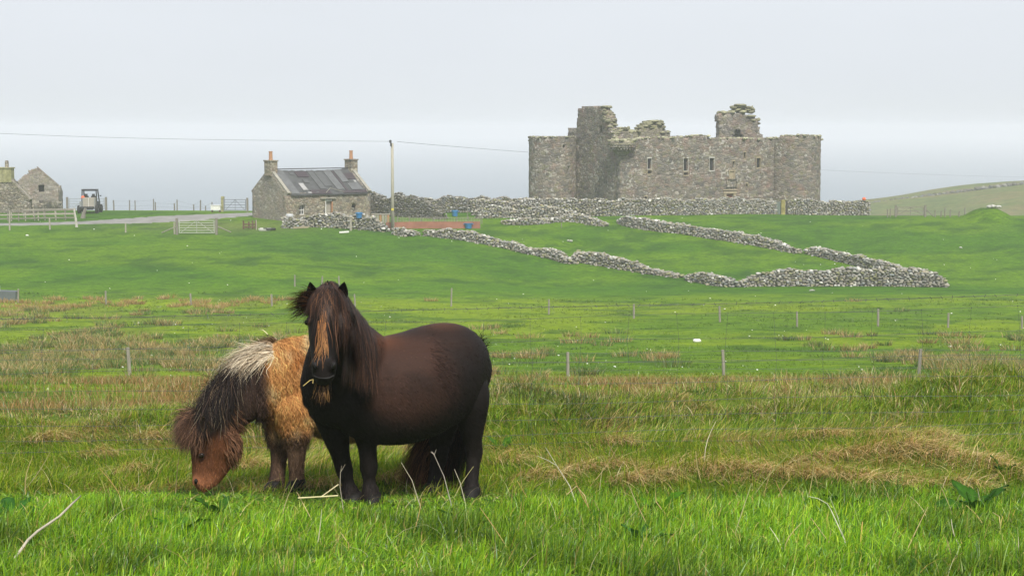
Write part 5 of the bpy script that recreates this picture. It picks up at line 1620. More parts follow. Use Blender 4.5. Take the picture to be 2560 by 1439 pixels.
# sun bleached central lock
n_ = 48
roots = np.array([P(u, v, 9.2)[:] for u, v in zip(r.normal(810, 2.5, n_), r.uniform(765, 815, n_))]); roots, _ = skD.push(roots, np.full(n_, .02))
dirs = np.tile([[-.06, -.2, -.95]], (n_, 1)) + r.normal(size=(n_, 3)) * [.10, .1, .1]
Pp, Lt = locks(skD, roots, dirs, r.uniform(.16, .27, n_), 12, .3, r.uniform(.012, .03, n_), r, (.0, 0, 0), .010)
tgt = P(800, 850, 9.15)
c0 = hair_cols(n_, r, [(.10, .045, .02), (.22, .09, .03)], [2, 2]); cv = ribbons(Pp, Lt, r.uniform(.003, .006, n_), c0, hair_cols(n_, r, [(.34, .16, .05), (.20, .09, .03), (.09, .04, .02)], [2, 2, 2]))
fl.append(cv)
# tuft blown out beyond the far cheek
n_ = 520
roots = np.array([P(u, v, Y)[:] for u, v, Y in zip(r.normal(785, 9, n_), r.normal(752, 14, n_), r.uniform(9.33, 9.40, n_))])
roots, _ = skD.push(roots, np.full(n_, .005))
dirs = np.tile([[-.85, -.3, .05]], (n_, 1)) + r.normal(size=(n_, 3)) * [.2, .3, .38]
Pp, Lt = locks(skD, roots, dirs, r.uniform(.07, .17, n_), 8, .14, r.uniform(.006, .03, n_), r, (-.12, 0, 0), .008)
c0 = hair_cols(n_, r, [(.02, .011, .009), (.07, .03, .018), (.14, .07, .035)], [3, 3, 1]); fl.append(ribbons(Pp, Lt, r.uniform(.0025, .005, n_), c0, c0 * 1.7))
def join(parts):
    V, F, C, b = [], [], [], 0
    for v_, f_, c_ in parts: V.append(v_); F.append(f_ + b); C.append(c_); b += len(v_)
    return np.concatenate(V), np.concatenate(F), np.concatenate(C)
cv = join(fl); np_mesh('forelock', *cv[:2], M_HAIRB, dark, col=cv[2])
# whiskery beard under the chin and the straw it is chewing
n_ = 70
roots = np.array([P(u, v, 9.16)[:] for u, v in zip(r.normal(812, 9, n_), r.normal(950, 4, n_))])
dirs = np.tile([[-.1, -.2, -1]], (n_, 1)) + r.normal(size=(n_, 3)) * [.22, .15, .1]
Pp, Lt = locks(skD, roots, dirs, r.uniform(.06, .15, n_), 7, .2, np.full(n_, .003), r, (-.05, 0, 0), .008)
c0 = hair_cols(n_, r, [(.06, .03, .015), (.3, .16, .06), (.02, .012, .01)], [2, 2, 2]); cv = ribbons(Pp, Lt, r.uniform(.002, .004, n_), c0, c0 * 1.3)
np_mesh('beard', *cv[:2], M_HAIRB, dark, col=cv[2])
m = MB(); m.tube([P(783, 948, 9.10), P(775, 950, 9.06), P(758, 964, 9.05)], .0018, 5); m.tube([P(783, 948, 9.10), P(782, 958, 9.07)], .0016, 5)
M_STRAW = weathered('dry_straw', (.48, .37, .13), .8, .2, 6)
tag(m.build('straw_wisp', M_STRAW, base=P(783, 948, 9.1)), 'wisp of straw hanging from the dark pony mouth', 'straw')
# tail: raised dock hairs, a fall behind the hocks, and long hair blown forward under the belly
tl = []
n_ = 2300
dock = np.array(P(1178, 872, 10.46)[:])
roots = dock + r.normal(size=(n_, 3)) * [.02, .025, .035]; roots, _ = skD.push(roots, np.full(n_, .006))
dirs = np.tile([[.1, .75, .0]], (n_, 1)) + r.normal(size=(n_, 3)) * .16
Pp, Lt = locks(skD, roots, dirs, r.uniform(.72, 1.02, n_), 18, .55, r.uniform(.006, .04, n_), r, (-.11, -.03, 0), .018)
c0 = hair_cols(n_, r, [(.011, .008, .007), (.03, .016, .012), (.075, .035, .022)], [5, 3, 1.2]); tl.append(ribbons(Pp, Lt, r.uniform(.003, .007, n_), c0, c0 * r.uniform(1.0, 2.4, (n_, 1))))
n_ = 1500
ph = r.random(n_)
roots = np.array([P(u, v, 10.56)[:] for u, v in zip(r.normal(1090, 14, n_), r.uniform(1050, 1120, n_))])
dirs = np.stack([-r.uniform(.25, 1.15, n_), r.normal(size=n_) * .15, -r.uniform(.5, 1.1, n_)], 1)
Pp, Lt = locks(skD, roots, dirs, r.uniform(.24, .44, n_), 12, .16, r.uniform(.005, .03, n_), r, (-.02, 0, 0), .03)
c0 = hair_cols(n_, r, [(.03, .016, .012), (.12, .052, .03), (.20, .095, .05)], [2, 3, 2]); tl.append(ribbons(Pp, Lt, r.uniform(.0025, .005, n_), c0, c0 * 1.6))
n_ = 48
roots = np.array([P(u, v, 10.40)[:] for u, v in zip(r.uniform(1188, 1208, n_), r.uniform(842, 885, n_))]); roots, _ = skD.push(roots, np.full(n_, .004))
dirs = np.tile([[.5, .2, .75]], (n_, 1)) + r.normal(size=(n_, 3)) * .35
Pp, Lt = locks(skD, roots, dirs, r.uniform(.04, .10, n_), 6, .12, np.full(n_, .004), r, (0, 0, 0), .004)
c0 = hair_cols(n_, r, [(.011, .008, .007)], [1]); tl.append(ribbons(Pp, Lt, r.uniform(.003, .005, n_), c0, c0))
cv = join(tl); np_mesh('tail', *cv[:2], M_HAIRB, dark, col=cv[2])
# feather above the hooves
def feather(X, Nn, r):
    u, v = uv_of(X); return (v > 1205)
cv = coat(skD, 60000, r, lambda X: np.tile([[0, 0, -1.0]], (len(X), 1)), lambda X: np.full(len(X), .045), two(lambda X: np.tile([[.013, .010, .009]], (len(X), 1)), .4, 1.5), 4, .25, .0035, 0, feather)
np_mesh('feather', *cv[:2], M_COATB, dark, col=cv[2])

# ---------------- tan pony grazing behind
r = np.random.default_rng(43)
g1 = P(760, 1225, 10.55); g1.z = zt1(g1.x, g1.y)
tan = thing('pony', 'shaggy tan pony grazing head down, with a dark mane streaked blonde', 'pony', g1, None)
mb = MB()
loft(mb, [(690, 985, 10.50, .10, .14), (712, 965, 10.54, .165, .24), (750, 956, 10.60, .21, .295), (810, 966, 10.70, .26, .315), (880, 976, 10.83, .30, .325), (950, 968, 10.95, .28, .30), (1020, 960, 11.06, .23, .26), (1062, 965, 11.13, .16, .19)], n_=40, k=36)
NUP = (.3, 0, 1)
loft(mb, [(735, 930, 10.52, .13, .225), (680, 946, 10.44, .12, .215), (622, 980, 10.37, .105, .185), (570, 1022, 10.32, .095, .155), (532, 1060, 10.29, .085, .115)], NUP)
loft(mb, [(533, 1062, 10.29, .075, .11), (536, 1088, 10.28, .092, .14), (535, 1118, 10.27, .09, .152), (529, 1150, 10.26, .074, .134), (519, 1180, 10.25, .064, .106), (511, 1202, 10.245, .056, .080), (507, 1214, 10.245, .042, .052)], (-1, 0, -.15), 28, 30, 2.25)
blob(mb, P(503, 1131, 10.195), (.03, .022, .02)); blob(mb, P(560, 1115, 10.22), (.085, .05, .10)); blob(mb, P(492, 1200, 10.21), (.03, .03, .035))
limb(mb, [(738, 1010, 10.47, .135), (740, 1065, 10.47, .10), (741, 1105, 10.48, .068), (741, 1135, 10.485, .058), (741, 1165, 10.485, .046), (742, 1190, 10.48, .045), (743, 1208, 10.47, .052), (742, 1222, 10.465, .05)])
limb(mb, [(706, 1010, 10.60, .125), (702, 1065, 10.62, .092), (699, 1105, 10.625, .063), (698, 1135, 10.63, .054), (696, 1165, 10.625, .045), (693, 1192, 10.615, .045), (690, 1208, 10.605, .052), (688, 1222, 10.60, .05)])
limb(mb, [(1045, 985, 10.98, .17), (1050, 1040, 11.0, .12), (1056, 1085, 11.02, .075), (1060, 1115, 11.05, .055), (1058, 1150, 11.03, .045), (1056, 1180, 11.01, .048), (1054, 1196, 11.0, .05)])
limb(mb, [(1070, 985, 11.2, .16), (1076, 1040, 11.2, .11), (1082, 1085, 11.24, .07), (1085, 1110, 11.27, .054), (1083, 1145, 11.25, .045), (1081, 1170, 11.23, .048), (1080, 1184, 11.22, .05)])
V, Fq, Ft = fuse(mb, .0105, 11)
skT = Skin(V, Fq, Ft)
TAN = np.array([.44, .205, .07]); PALE = np.array([.60, .39, .19]); DKB = np.array([.045, .028, .022]); FACE = np.array([.088, .035, .016]); MUZ = np.array([.21, .085, .042]); RUST = np.array([.30, .10, .022])


def tan_col(X, r=None):
    u, v = uv_of(X); nz = fbm(X[:, 0] * 9, X[:, 2] * 9, 19, 4)[:, None]
    s = lambda a, b, x: sstep(a, b, x)[:, None]
    c = TAN + (PALE - TAN) * s(.45, .7, nz[:, 0])
    c = c + (RUST - c) * (np.exp(-((u - 752) / 30) ** 2 - ((v - 893) / 22) ** 2)[:, None])
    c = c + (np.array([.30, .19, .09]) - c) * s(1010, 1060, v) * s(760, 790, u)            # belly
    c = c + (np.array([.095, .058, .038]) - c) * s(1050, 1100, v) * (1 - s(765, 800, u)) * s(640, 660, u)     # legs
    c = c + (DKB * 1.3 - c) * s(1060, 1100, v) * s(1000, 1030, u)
    nk = s(1.0, 0.0, (u - (655 + (950 - v) * .25)) / 20)
    c = c + (DKB - c) * (1 - s(650, 680, u + (v - 950) * -.1)) 
    hd = (1 - s(592, 606, u)) * s(1060, 1100, v)
    c = c + (FACE - c) * hd
    c = c + (MUZ - c) * hd * s(1172, 1205, v) * (1 - .4 * s(520, 545, u))
    c = c + (np.array([.05, .022, .014]) - c) * hd * (np.exp(-((u - 505) / 16) ** 2 - ((v - 1136) / 12) ** 2)[:, None]) * .8
    return np.clip(c, .005, 1)


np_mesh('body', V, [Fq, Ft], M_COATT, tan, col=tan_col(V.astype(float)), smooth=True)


def flow_t(X):
    u, v = uv_of(X); f = np.tile([[.35, .1, -.95]], (len(X), 1)); f[v > 1090] = (0, 0, -1)
    hd = (u < 600) & (v > 1060); f[hd] = (-.1, 0, -1); nk = (u < 655) & ~hd; f[nk] = (.4, 0, -.9); return f


def short_zone(X, Nn, r):
    u, v = uv_of(X); return (u < 606) & (v > 1060) | (v > 1095) | (u < 660)
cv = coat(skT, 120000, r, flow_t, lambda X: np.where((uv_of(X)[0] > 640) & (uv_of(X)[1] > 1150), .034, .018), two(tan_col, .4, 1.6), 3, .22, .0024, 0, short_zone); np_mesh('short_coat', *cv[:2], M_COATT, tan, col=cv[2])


def shag(X, Nn, r):
    u, v = uv_of(X); return (u > 640) & (v < 1110) & (np.exp(-((u - 758) / 24) ** 2 - ((v - 893) / 20) ** 2) < r.random(len(X)) * 1.1) & (u < 930)
def two_tan(X, r):
    c = tan_col(X) * (1 + r.normal(size=(len(X), 1)) * .3); k = fbm(X[:, 0] * 30, X[:, 2] * 30, 5, 2)[:, None]
    c = np.clip(c * (.55 + .8 * k), .004, 1); return c * .7, np.clip(c * 1.75, 0, .8)
cv = coat(skT, 64000, r, flow_t, lambda X: .035 + .045 * fbm(X[:, 0] * 5, X[:, 2] * 5, 8, 2), two_tan, 9, .26, .0030, .0068, shag); np_mesh('shaggy_coat', *cv[:2], M_COATT, tan, col=cv[2])
# mane
n_ = 8500; t = r.random(n_) * .88
crest = cat_rom([[*P(u, v, Y)[:]] for u, v, Y in ((512, 1035, 10.28), (533, 993, 10.31), (566, 945, 10.36), (610, 898, 10.42), (650, 868, 10.47), (690, 846, 10.53))], 80)
roots = crest[np.clip((t * 79).astype(int), 0, 79)] + r.normal(size=(n_, 3)) * [.012, .02, .012]
roots, _ = skT.push(roots, np.full(n_, .006)); low = r.random(n_) < .4; roots[low] += np.array([.02, -.05, -.07]); roots, _ = skT.push(roots, np.full(n_, .006))
dirs = np.stack([-.15 - .55 * sstep(.55, .9, t), np.full(n_, -.7), .28 - .6 * sstep(.5, .75, t)], 1) + r.normal(size=(n_, 3)) * .2
Lh = (.24 + .09 * np.sin(t * PI) - .06 * sstep(.75, 1, t)) * r.uniform(.45, 1.25, n_) * (.5 + .5 * sstep(.12, .36, t))
pb_ = np.clip(.01 + .85 * sstep(.56, .76, t), 0, 1); isb = (r.random(n_) < pb_) & (~low | (t > .8)); Lh = np.where(isb, Lh * r.uniform(.45, 1.0, n_), Lh)
Pp, Lt = locks(skT, roots, dirs, Lh, 13, .27, np.where(isb, r.uniform(.026, .045, n_), r.uniform(.004, .026, n_)), r, (.0, 0, 0), .010, .13)
dk = hair_cols(n_, r, [(.010, .008, .008), (.020, .014, .012), (.045, .028, .021), (.09, .058, .038)], [5, 3, 1.1, .35])
bl = hair_cols(n_, r, [(.58, .48, .33), (.46, .34, .21), (.28, .18, .10)], [2, 2, 1])

c0 = np.where(isb[:, None], bl, dk); mid = (r.random(n_) < .05 * (1 - sstep(.5, .8, t)))
tipc = np.where(mid[:, None], bl * .6, c0 * np.where(isb[:, None], r.uniform(.4, 1.0, (n_, 1)), r.uniform(.85, 1.35, (n_, 1))))
sh = isb & (t > .6); Lsel = Lh.copy()
cv = [ribbons(Pp, Lt, r.uniform(.0016, .0042, n_), c0, np.clip(tipc, 0, .75))]
# pale top line bristles along the crest
n2 = 2600; t2 = .12 + .88 * r.random(n2) ** .7; roots = crest[np.clip((t2 * 79).astype(int), 0, 79)] + r.normal(size=(n2, 3)) * [.008, .012, .006]; roots, _ = skT.push(roots, np.full(n2, .004))
dirs = np.tile([[-.8, -.12, .02]], (n2, 1)) + r.normal(size=(n2, 3)) * .25
Pp, Lt = locks(skT, roots, dirs, r.uniform(.06, .15, n2), 8, .22, r.uniform(.012, .035, n2), r, (-.02, -.06, 0), .004)
c0 = hair_cols(n2, r, [(.60, .50, .36), (.44, .34, .22), (.10, .065, .045)], [3, 2, 1]); cv.append(ribbons(Pp, Lt, r.uniform(.003, .006, n2), c0, c0))
n3 = 850; t3 = r.random(n3)
roots = np.array([P(u, v, 10.35)[:] for u, v in zip(622 + 62 * t3, 880 - 22 * t3 + r.uniform(0, 42, n3))]); roots, _ = skT.push(roots, np.full(n3, .02))
dirs = np.tile([[-.85, -.35, .22]], (n3, 1)) + r.normal(size=(n3, 3)) * [.12, .15, .3]
Pp, Lt = locks(skT, roots, dirs, r.uniform(.10, .27, n3), 11, .15, r.uniform(.03, .06, n3), r, (-.02, 0, 0), .012, .07)
c0 = hair_cols(n3, r, [(.62, .53, .39), (.48, .38, .25), (.30, .21, .13)], [3, 2, 1.2]); cv.append(ribbons(Pp, Lt, r.uniform(.0018, .0045, n3), c0, c0 * r.uniform(.45, 1.0, (n3, 1))))
cv = join(cv); np_mesh('mane', *cv[:2], M_HAIRT, tan, col=cv[2])
# bushy forelock
n_ = 6000
roots = np.array([P(u, v, Y)[:] for u, v, Y in zip(r.normal(500, 9, n_), r.normal(1056, 9, n_), r.uniform(10.20, 10.34, n_))]); roots, _ = skT.push(roots, np.full(n_, .006))
dirs = np.tile([[-.75, -.35, .25]], (n_, 1)) + r.normal(size=(n_, 3)) * [.45, .5, .5]
Pp, Lt = locks(skT, roots, dirs, r.uniform(.09, .24, n_), 12, .20, r.uniform(.01, .09, n_), r, (-.03, 0, 0), .012, .16)
c0 = hair_cols(n_, r, [(.035, .02, .015), (.07, .038, .024), (.13, .07, .04)], [3, 3, 1.5]); cv = ribbons(Pp, Lt, r.uniform(.0014, .0036, n_), c0, np.clip(c0 * r.uniform(1.2, 2.6, (n_, 1)), 0, .5))
np_mesh('forelock', *cv[:2], M_HAIRT, tan, col=cv[2])
# hairy jaw
def jaw(X, Nn, r):
    u, v = uv_of(X); return (np.exp(-((u - 588) / 18) ** 2 - ((v - 1098) / 42) ** 2) > r.random(len(X)))
cv = coat(skT, 90000, r, lambda X: np.tile([[.6, 0, -.8]], (len(X), 1)), lambda X: np.full(len(X), .06), two(lambda X: np.tile([[.10, .05, .028]], (len(X), 1)), .4, 1.6), 6, .35, .004, .004, jaw); np_mesh('beard', *cv[:2], M_COATT, tan, col=cv[2])
m = MB(); blob(m, P(504, 1137, 10.170), (.018, .012, .0165)); m.build('eye', M_EYE, tan, smooth=True)
m = MB(); blob(m, P(490, 1202, 10.186), (.012, .012, .017)); m.build('nostril', M_NOSTRIL, tan, smooth=True)
o = ear('ear', P(524, 1084, 10.16), P(503, 1040, 10.05), .085, (.5, -1, -.2), M_HAIRT, tan); o.data.color_attributes['Col'].data.foreach_set('color', [.12, .075, .05, 1] * len(o.data.vertices))
o = ear('ear', P(528, 1062, 10.36), P(505, 1030, 10.40), .075, (-.4, -1, -.2), M_HAIRT, tan); o.data.color_attributes['Col'].data.foreach_set('color', [.06, .04, .03, 1] * len(o.data.vertices))
for u, v, Y in ((742, 1224, 10.46), (688, 1226, 10.595), (1054, 1200, 10.995), (1080, 1188, 11.215)): hoof(u, v, Y, tan, M_HOOF, (-.9, -.25, 0))
n_ = 900
roots = np.array(P(1080, 900, 11.3)[:]) + r.normal(size=(n_, 3)) * .02
Pp, Lt = locks(skT, roots, np.tile([[.6, .3, .1]], (n_, 1)) + r.normal(size=(n_, 3)) * .2, r.uniform(.5, .75, n_), 12, .6, np.full(n_, .01), r, (0, 0, 0), .01)
c0 = hair_cols(n_, r, [(.10, .06, .04), (.04, .025, .02), (.3, .2, .12)], [2, 2, 1]); cv = ribbons(Pp, Lt, r.uniform(.003, .006, n_), c0, c0); np_mesh('tail', *cv[:2], M_HAIRT, tan, col=cv[2])
# ---------------------------------------------------------------- grass
M_BLADE = blade_material('grass_blade')
M_DRYB = blade_material('dry_blade', .25)


def blades(x, y, h, w, ang, lean, c0, c1, r, segs=3, face=None, sink=.01):
    n_ = len(x); z = zt(x, y) - sink
    t = np.linspace(0, 1, segs + 1)[None]
    lx, ly = np.cos(ang), np.sin(ang)
    bend = lean[:, None] * h[:, None] * t ** 1.8
    zz_ = z[:, None] + h[:, None] * (t - .45 * np.minimum(lean[:, None], 1.6) ** 1.2 * t ** 2.2)
    px = x[:, None] + lx[:, None] * bend; py = y[:, None] + ly[:, None] * bend
    fa = r.uniform(0, PI, n_) if face is None else face
    wx, wy = np.cos(fa), np.sin(fa)
    wd = w[:, None] * (1 - t ** 1.7) * .5 + w[:, None] * .04
    A = np.stack([px - wx[:, None] * wd, py - wy[:, None] * wd, zz_], -1); B = np.stack([px + wx[:, None] * wd, py + wy[:, None] * wd, zz_], -1)
    k = segs + 1
    V = np.stack([A, B], 2).reshape(-1, 3)
    b = (np.arange(n_)[:, None] * k + np.arange(segs)[None]) * 2
    F = np.stack([b, b + 1, b + 3, b + 2], -1).reshape(-1, 4)
    C = c0[:, None] * (1 - t[..., None]) + c1[:, None] * t[..., None]
    return V, F, np.repeat(C.reshape(-1, 3), 2, 0)


def pick(n_, r, cols, w_, j=.18):
    c = np.array(cols)[r.choice(len(cols), n_, p=np.array(w_) / sum(w_))]
    return np.clip(c * (1 + r.normal(size=(n_, 1)) * j) * (1 + r.normal(size=(n_, 3)) * .05), .004, .9)


def area(n_, r, y0, y1, mu=.20):
    """points spread evenly over the ground the camera looks at (and a margin at its sides)"""
    y = np.sqrt(r.uniform(y0 ** 2, y1 ** 2, n_)); x = r.uniform(-1, 1, n_) * (.313 + mu) * y
    return x, y


def edge(x):            # where the lush strip ends
    return 10.32 + .28 * (1 - sstep(-1.8, .2, x)) + .22 * (vnoise(x * 1.3, x * 0, 5) - .5) + .12 * (vnoise(x * 5, x * 0, 6) - .5)


GREENS = [(.175, .310, .006), (.105, .225, .006), (.045, .125, .006), (.27, .36, .02)]
r = np.random.default_rng(51)
# lush strip under the ponies
x, y = area(140000, r, 7.2, 11.0); k = y < edge(x); x, y = x[k], y[k]; n_ = len(x)
hz_ = fbm(x * 1.6, y * 1.6, 61, 3); pz_ = fbm(x * .7, y * .9, 62, 3)
h = (.035 + .13 * hz_) * r.uniform(.45, 1.4, n_) * (1 - .35 * sstep(9.3, 10.2, y) * (vnoise(x * 2, y * 2, 3)))
wind = .6 + r.normal(size=n_) * 1.3
c = pick(n_, r, GREENS, [4, 4, 2.2, 1.2]); c *= (.58 + 1.1 * pz_)[:, None]; sr = r.random(n_) < .03; c[sr] = pick(int(sr.sum()), r, [(.42, .32, .10)], [1])
uu = 1280 + FOC * x / y; pz2 = sstep(9.0, 9.5, y) * sstep(380, 470, uu) * (1 - sstep(1230, 1330, uu)); h = h * (1 - .48 * pz2) * (1 - .45 * sstep(9.6, 10.4, y)); tl_ = (vnoise(x * 2.6, y * 2.6, 66) > .68); h = h * np.where(tl_, 1.5, 1); c = c * np.where(tl_, .74, 1.14)[:, None]
v = blades(x, y, h, r.uniform(.0032, .0088, n_), wind, np.abs(r.normal(.35, .65, n_)), c * .85, c * r.uniform(.9, 1.3, (n_, 1)), r, 4)
xk, yk = area(70000, r, 7.2, 10.9); k = yk < edge(xk); xk, yk = xk[k], yk[k]; nk = len(xk)
ck = pick(nk, r, [(.16, .30, .012), (.09, .20, .012), (.26, .34, .03), (.04, .11, .012), (.40, .33, .12)], [3, 3, 2, 2, .35], .25)
v2 = blades(xk, yk, r.uniform(.02, .075, nk) * (.5 + fbm(xk * 1.6, yk * 1.6, 61, 3)) * 1.3, r.uniform(.005, .013, nk), r.uniform(0, 6.28, nk), r.uniform(.6, 2.2, nk), ck, ck * 1.15, r, 3)
for _q in range(1):
    xs_, ys_ = area(2600, r, 7.2, 13.2); ns_ = len(xs_); cs_ = pick(ns_, r, [(.46, .38, .16), (.38, .26, .10), (.52, .46, .28), (.30, .30, .08)], [3, 2, 2, 2])
    v3 = blades(xs_, ys_, r.uniform(.10, .26, ns_), r.uniform(.002, .0045, ns_), r.uniform(0, 6.28, ns_), r.uniform(.3, 2.0, ns_), cs_, cs_, r, 4)
    v2 = (np.concatenate([v2[0], v3[0]]), np.concatenate([v2[1], v3[1] + len(v2[0])]), np.concatenate([v2[2], v3[2]]))
v = (np.concatenate([v[0], v2[0]]), np.concatenate([v[1], v2[1] + len(v[0])]), np.concatenate([v[2], v2[2]]))
tag(np_mesh('grass', *v[:2], M_BLADE, col=v[2]), 'lush green grass around the ponies', 'grass', kind='stuff')
# shorter mixed turf behind it up to the wire and on to the bank
x, y = area(110000, r, 9.9, 14.6); k = y > edge(x) - .12; x, y = x[k], y[k]; n_ = len(x)
st = sstep(.52, .66, fbm(x * 1.1, y * 1.4, 43, 3)); isb = r.random(n_) < st * .55 + .12
h = np.where(isb, r.uniform(.06, .17, n_), r.uniform(.05, .16, n_)) * (.6 + .8 * fbm(x * 2, y * 2, 63, 2))
c = np.where(isb[:, None], pick(n_, r, [(.42, .29, .10), (.32, .20, .07), (.48, .37, .16), (.26, .26, .06)], [3, 2, 2, 3]), pick(n_, r, [(.18, .29, .008), (.11, .215, .008), (.05, .125, .008), (.32, .36, .035)], [3, 2.6, 1.5, 2.8]))
dirn = 5.2 + 2.2 * (fbm(x * .9, y * .9, 64, 2) - .5) * 2 + r.normal(size=n_) * .7
v = blades(x, y, h, r.uniform(.003, .007, n_), dirn, np.where(isb, r.uniform(.5, 1.7, n_), r.uniform(.1, .9, n_)), c * .85, c * 1.2, r, 3)
tag(np_mesh('grass', *v[:2], M_BLADE, col=v[2]), 'mixed green and straw turf between the lush strip and the bank', 'grass', kind='stuff')
# straw mounds: matted dead grass combed over low humps
xs, ys, hs, ds, cs = [], [], [], [], []
for mx_, my_, rad in MOUNDS:
    rad *= .72
    p = Vector((mx_, my_, 0)); m_ = int(1500 * rad); a = r.uniform(0, 2 * PI, m_); q = np.sqrt(r.random(m_)) * rad
    xs.append(p.x + np.cos(a) * q * 1.15); ys.append(p.y + np.sin(a) * q * .7); hs.append((.07 + .11 * (1 - (q / rad) ** 2)) * r.uniform(.7, 1.3, m_)); ds.append(-.9 + r.normal(size=m_) * .75 + .8 * (r.random() - .5))
    cs.append(pick(m_, r, [(.54, .38, .16), (.42, .28, .10), (.62, .48, .25), (.28, .19, .07)], [3, 2, 2.5, 1]))
x, y, h, d_, c = (np.concatenate(q) for q in (xs, ys, hs, ds, cs)); n_ = len(x)
v = blades(x, y, h, r.uniform(.003, .006, n_), d_, r.uniform(.7, 2.0, n_), c * .8, c * 1.25, r, 4)
tag(np_mesh('dry_grass', *v[:2], M_DRYB, col=v[2]), 'matted humps of dead straw coloured grass', 'dry grass', kind='stuff')
# rank tussocks on the bank
x, y = area(50000, r, 13.3, 17.6)
tcx, tcy = area(1180, r, 13.4, 17.3); tn = r.integers(30, 62, len(tcx)); a_ = r.uniform(0, 6.28, tn.sum()); q_ = np.sqrt(r.random(tn.sum())) * np.repeat(r.uniform(.07, .22, len(tn)), tn)
tuf = np.concatenate([np.zeros(len(x)), np.ones(tn.sum())]); ta_ = np.concatenate([np.zeros(len(x)), a_]); td_ = np.concatenate([np.full(len(x), .5), np.repeat(r.random(len(tn)), tn)]); th_ = np.concatenate([np.full(len(x), .8), np.repeat(r.uniform(.7, 1.6, len(tn)), tn)])
x = np.concatenate([x, np.repeat(tcx, tn) + np.cos(a_) * q_]); y = np.concatenate([y, np.repeat(tcy, tn) + np.sin(a_) * q_]); n_ = len(x)
dry = sstep(.42, .62, fbm(x * .9 + 4, y * .8, 71, 3)); isb = r.random(n_) < np.where(tuf > 0, np.where(td_ > .62, .8, .10), .14 + .38 * dry)
lf = np.where(x > -.5, 1.0, .8)
h = (.05 + .14 * fbm(x * .8, y * .8, 72, 3) ** 1.2) * r.uniform(.5, 1.3, n_) * lf * th_ * (1 - .5 * sstep(16.3, 17.5, y))
c = np.where(isb[:, None], pick(n_, r, [(.46, .38, .18), (.36, .26, .10), (.26, .15, .06), (.54, .47, .26)], [3, 3, 2, 2]), pick(n_, r, [(.135, .235, .010), (.08, .16, .010), (.25, .30, .03), (.04, .09, .010)], [3, 2.2, 3.2, 1.3]))
pd_ = sstep(.5, .62, fbm(x * 1.15 + 2, y * .8, 76, 3)); c = c * np.where(isb, 1 - .25 * pd_, 1 - .6 * pd_)[:, None]  # dark green patches, also painting in the shadow pockets of the bank
dirn = np.where(tuf > 0, ta_ + r.normal(size=n_) * .5, .5 + 3.0 * (fbm(x * .8, y * .8, 74, 2) - .5) * 2 + r.normal(size=n_) * .9)
v = blades(x, y, h, r.uniform(.004, .009, n_), dirn, np.abs(r.normal(.75, .6, n_)), c * .85, c * 1.2, r, 4)
tag(np_mesh('tussock_grass', *v[:2], M_BLADE, col=v[2]), 'rank tussocky grass on the bank beyond the wire', 'grass', kind='stuff')
# rusty rough ground behind the bank
x, y = area(95000, r, 17, 34, .10); n_ = len(x)
k = r.random(n_) < (.40 + .6 * sstep(.38, .56, fbm(x * .5 + 9, y * .22, 41, 3))) * (1 - sstep(27, 34, y)); x, y = x[k], y[k]; n_ = len(x)
rs = r.random(n_) < .72
c = np.where(rs[:, None], pick(n_, r, [(.30, .17, .065), (.22, .115, .042), (.38, .27, .12), (.31, .24, .08)], [3, 2, 2, 2]), pick(n_, r, [(.10, .20, .02), (.06, .14, .018)], [1, 1]))
v = blades(x, y, r.uniform(.07, .19, n_), r.uniform(.004, .009, n_), r.uniform(0, 6.28, n_), r.uniform(.1, .9, n_), c * .8, c * 1.15, r, 2)
tag(np_mesh('dry_grass', *v[:2], M_DRYB, col=v[2]), 'rusty withered sward in the dip behind the bank', 'dry grass', kind='stuff')
# rush clumps over the valley floor
tx, ty, tr, tn = [], [], [], []
for _ in range(12000):
    Y = math.exp(r.uniform(math.log(34), math.log(106))); u = r.uniform(-150, 2700); x_ = (u - 1280) / FOC * Y
    f = float(fbm(np.array([x_ * .22]), np.array([Y * .09]), 81, 3)[0])
    left = 1 - float(sstep(430, 900, u)); 
    dens = left * (.9 if Y < 104 else .2) * (.04 + .96 * float(sstep(.44, .57, f))) + (1 - left) * (.8 * float(sstep(38, 42, Y) * (1 - sstep(54, 62, Y))) + .10 * (Y < 75) + .015) * float(sstep(.44, .56, f))
    if 97 < Y < 104 and -60 < u < 740: dens = max(dens, .75 * float(sstep(.35, .5, vnoise(np.array([u * .02]), np.array([0.0]), 4)[0])))
    if r.random() < dens * .36: tx.append(x_); ty.append(Y); tr.append(r.uniform(.15, .42) * (1.25 if Y > 60 else 1)); tn.append(int(r.uniform(50, 100)))
tn = np.array(tn); n_ = tn.sum(); cx, cy, cr = (np.repeat(np.array(q), tn) for q in (tx, ty, tr)); kind = np.repeat(r.random(len(tn)), tn)
a = r.uniform(0, 2 * PI, n_); q = np.sqrt(r.random(n_)) * cr
x, y = cx + np.cos(a) * q * 1.4, cy + np.sin(a) * q
h = r.uniform(.14, .36, n_) * (.75 + cr)
brown = (r.random(n_) < .12 + .75 * sstep(.2, .8, kind)); far_ = (cy > 96)
c = np.where((brown | far_)[:, None], pick(n_, r, [(.35, .245, .10), (.43, .32, .15), (.26, .165, .06), (.30, .26, .10)], [3, 2, 2, 2]), pick(n_, r, [(.06, .115, .02), (.10, .16, .025), (.18, .20, .05)], [3, 3, 2]))
c[far_] *= [1.06, .96, .82]
v = blades(x, y, h, r.uniform(.012, .024, n_) * (1 + (cy > 60) * .5), a + r.normal(size=n_) * .4, r.uniform(.2, .9, n_), c * .85, c * 1.2, r, 2)
tag(np_mesh('rush_tufts', *v[:2], M_BLADE, col=v[2]), 'brown and green rush clumps dotted over the valley floor', 'rushes', kind='stuff')
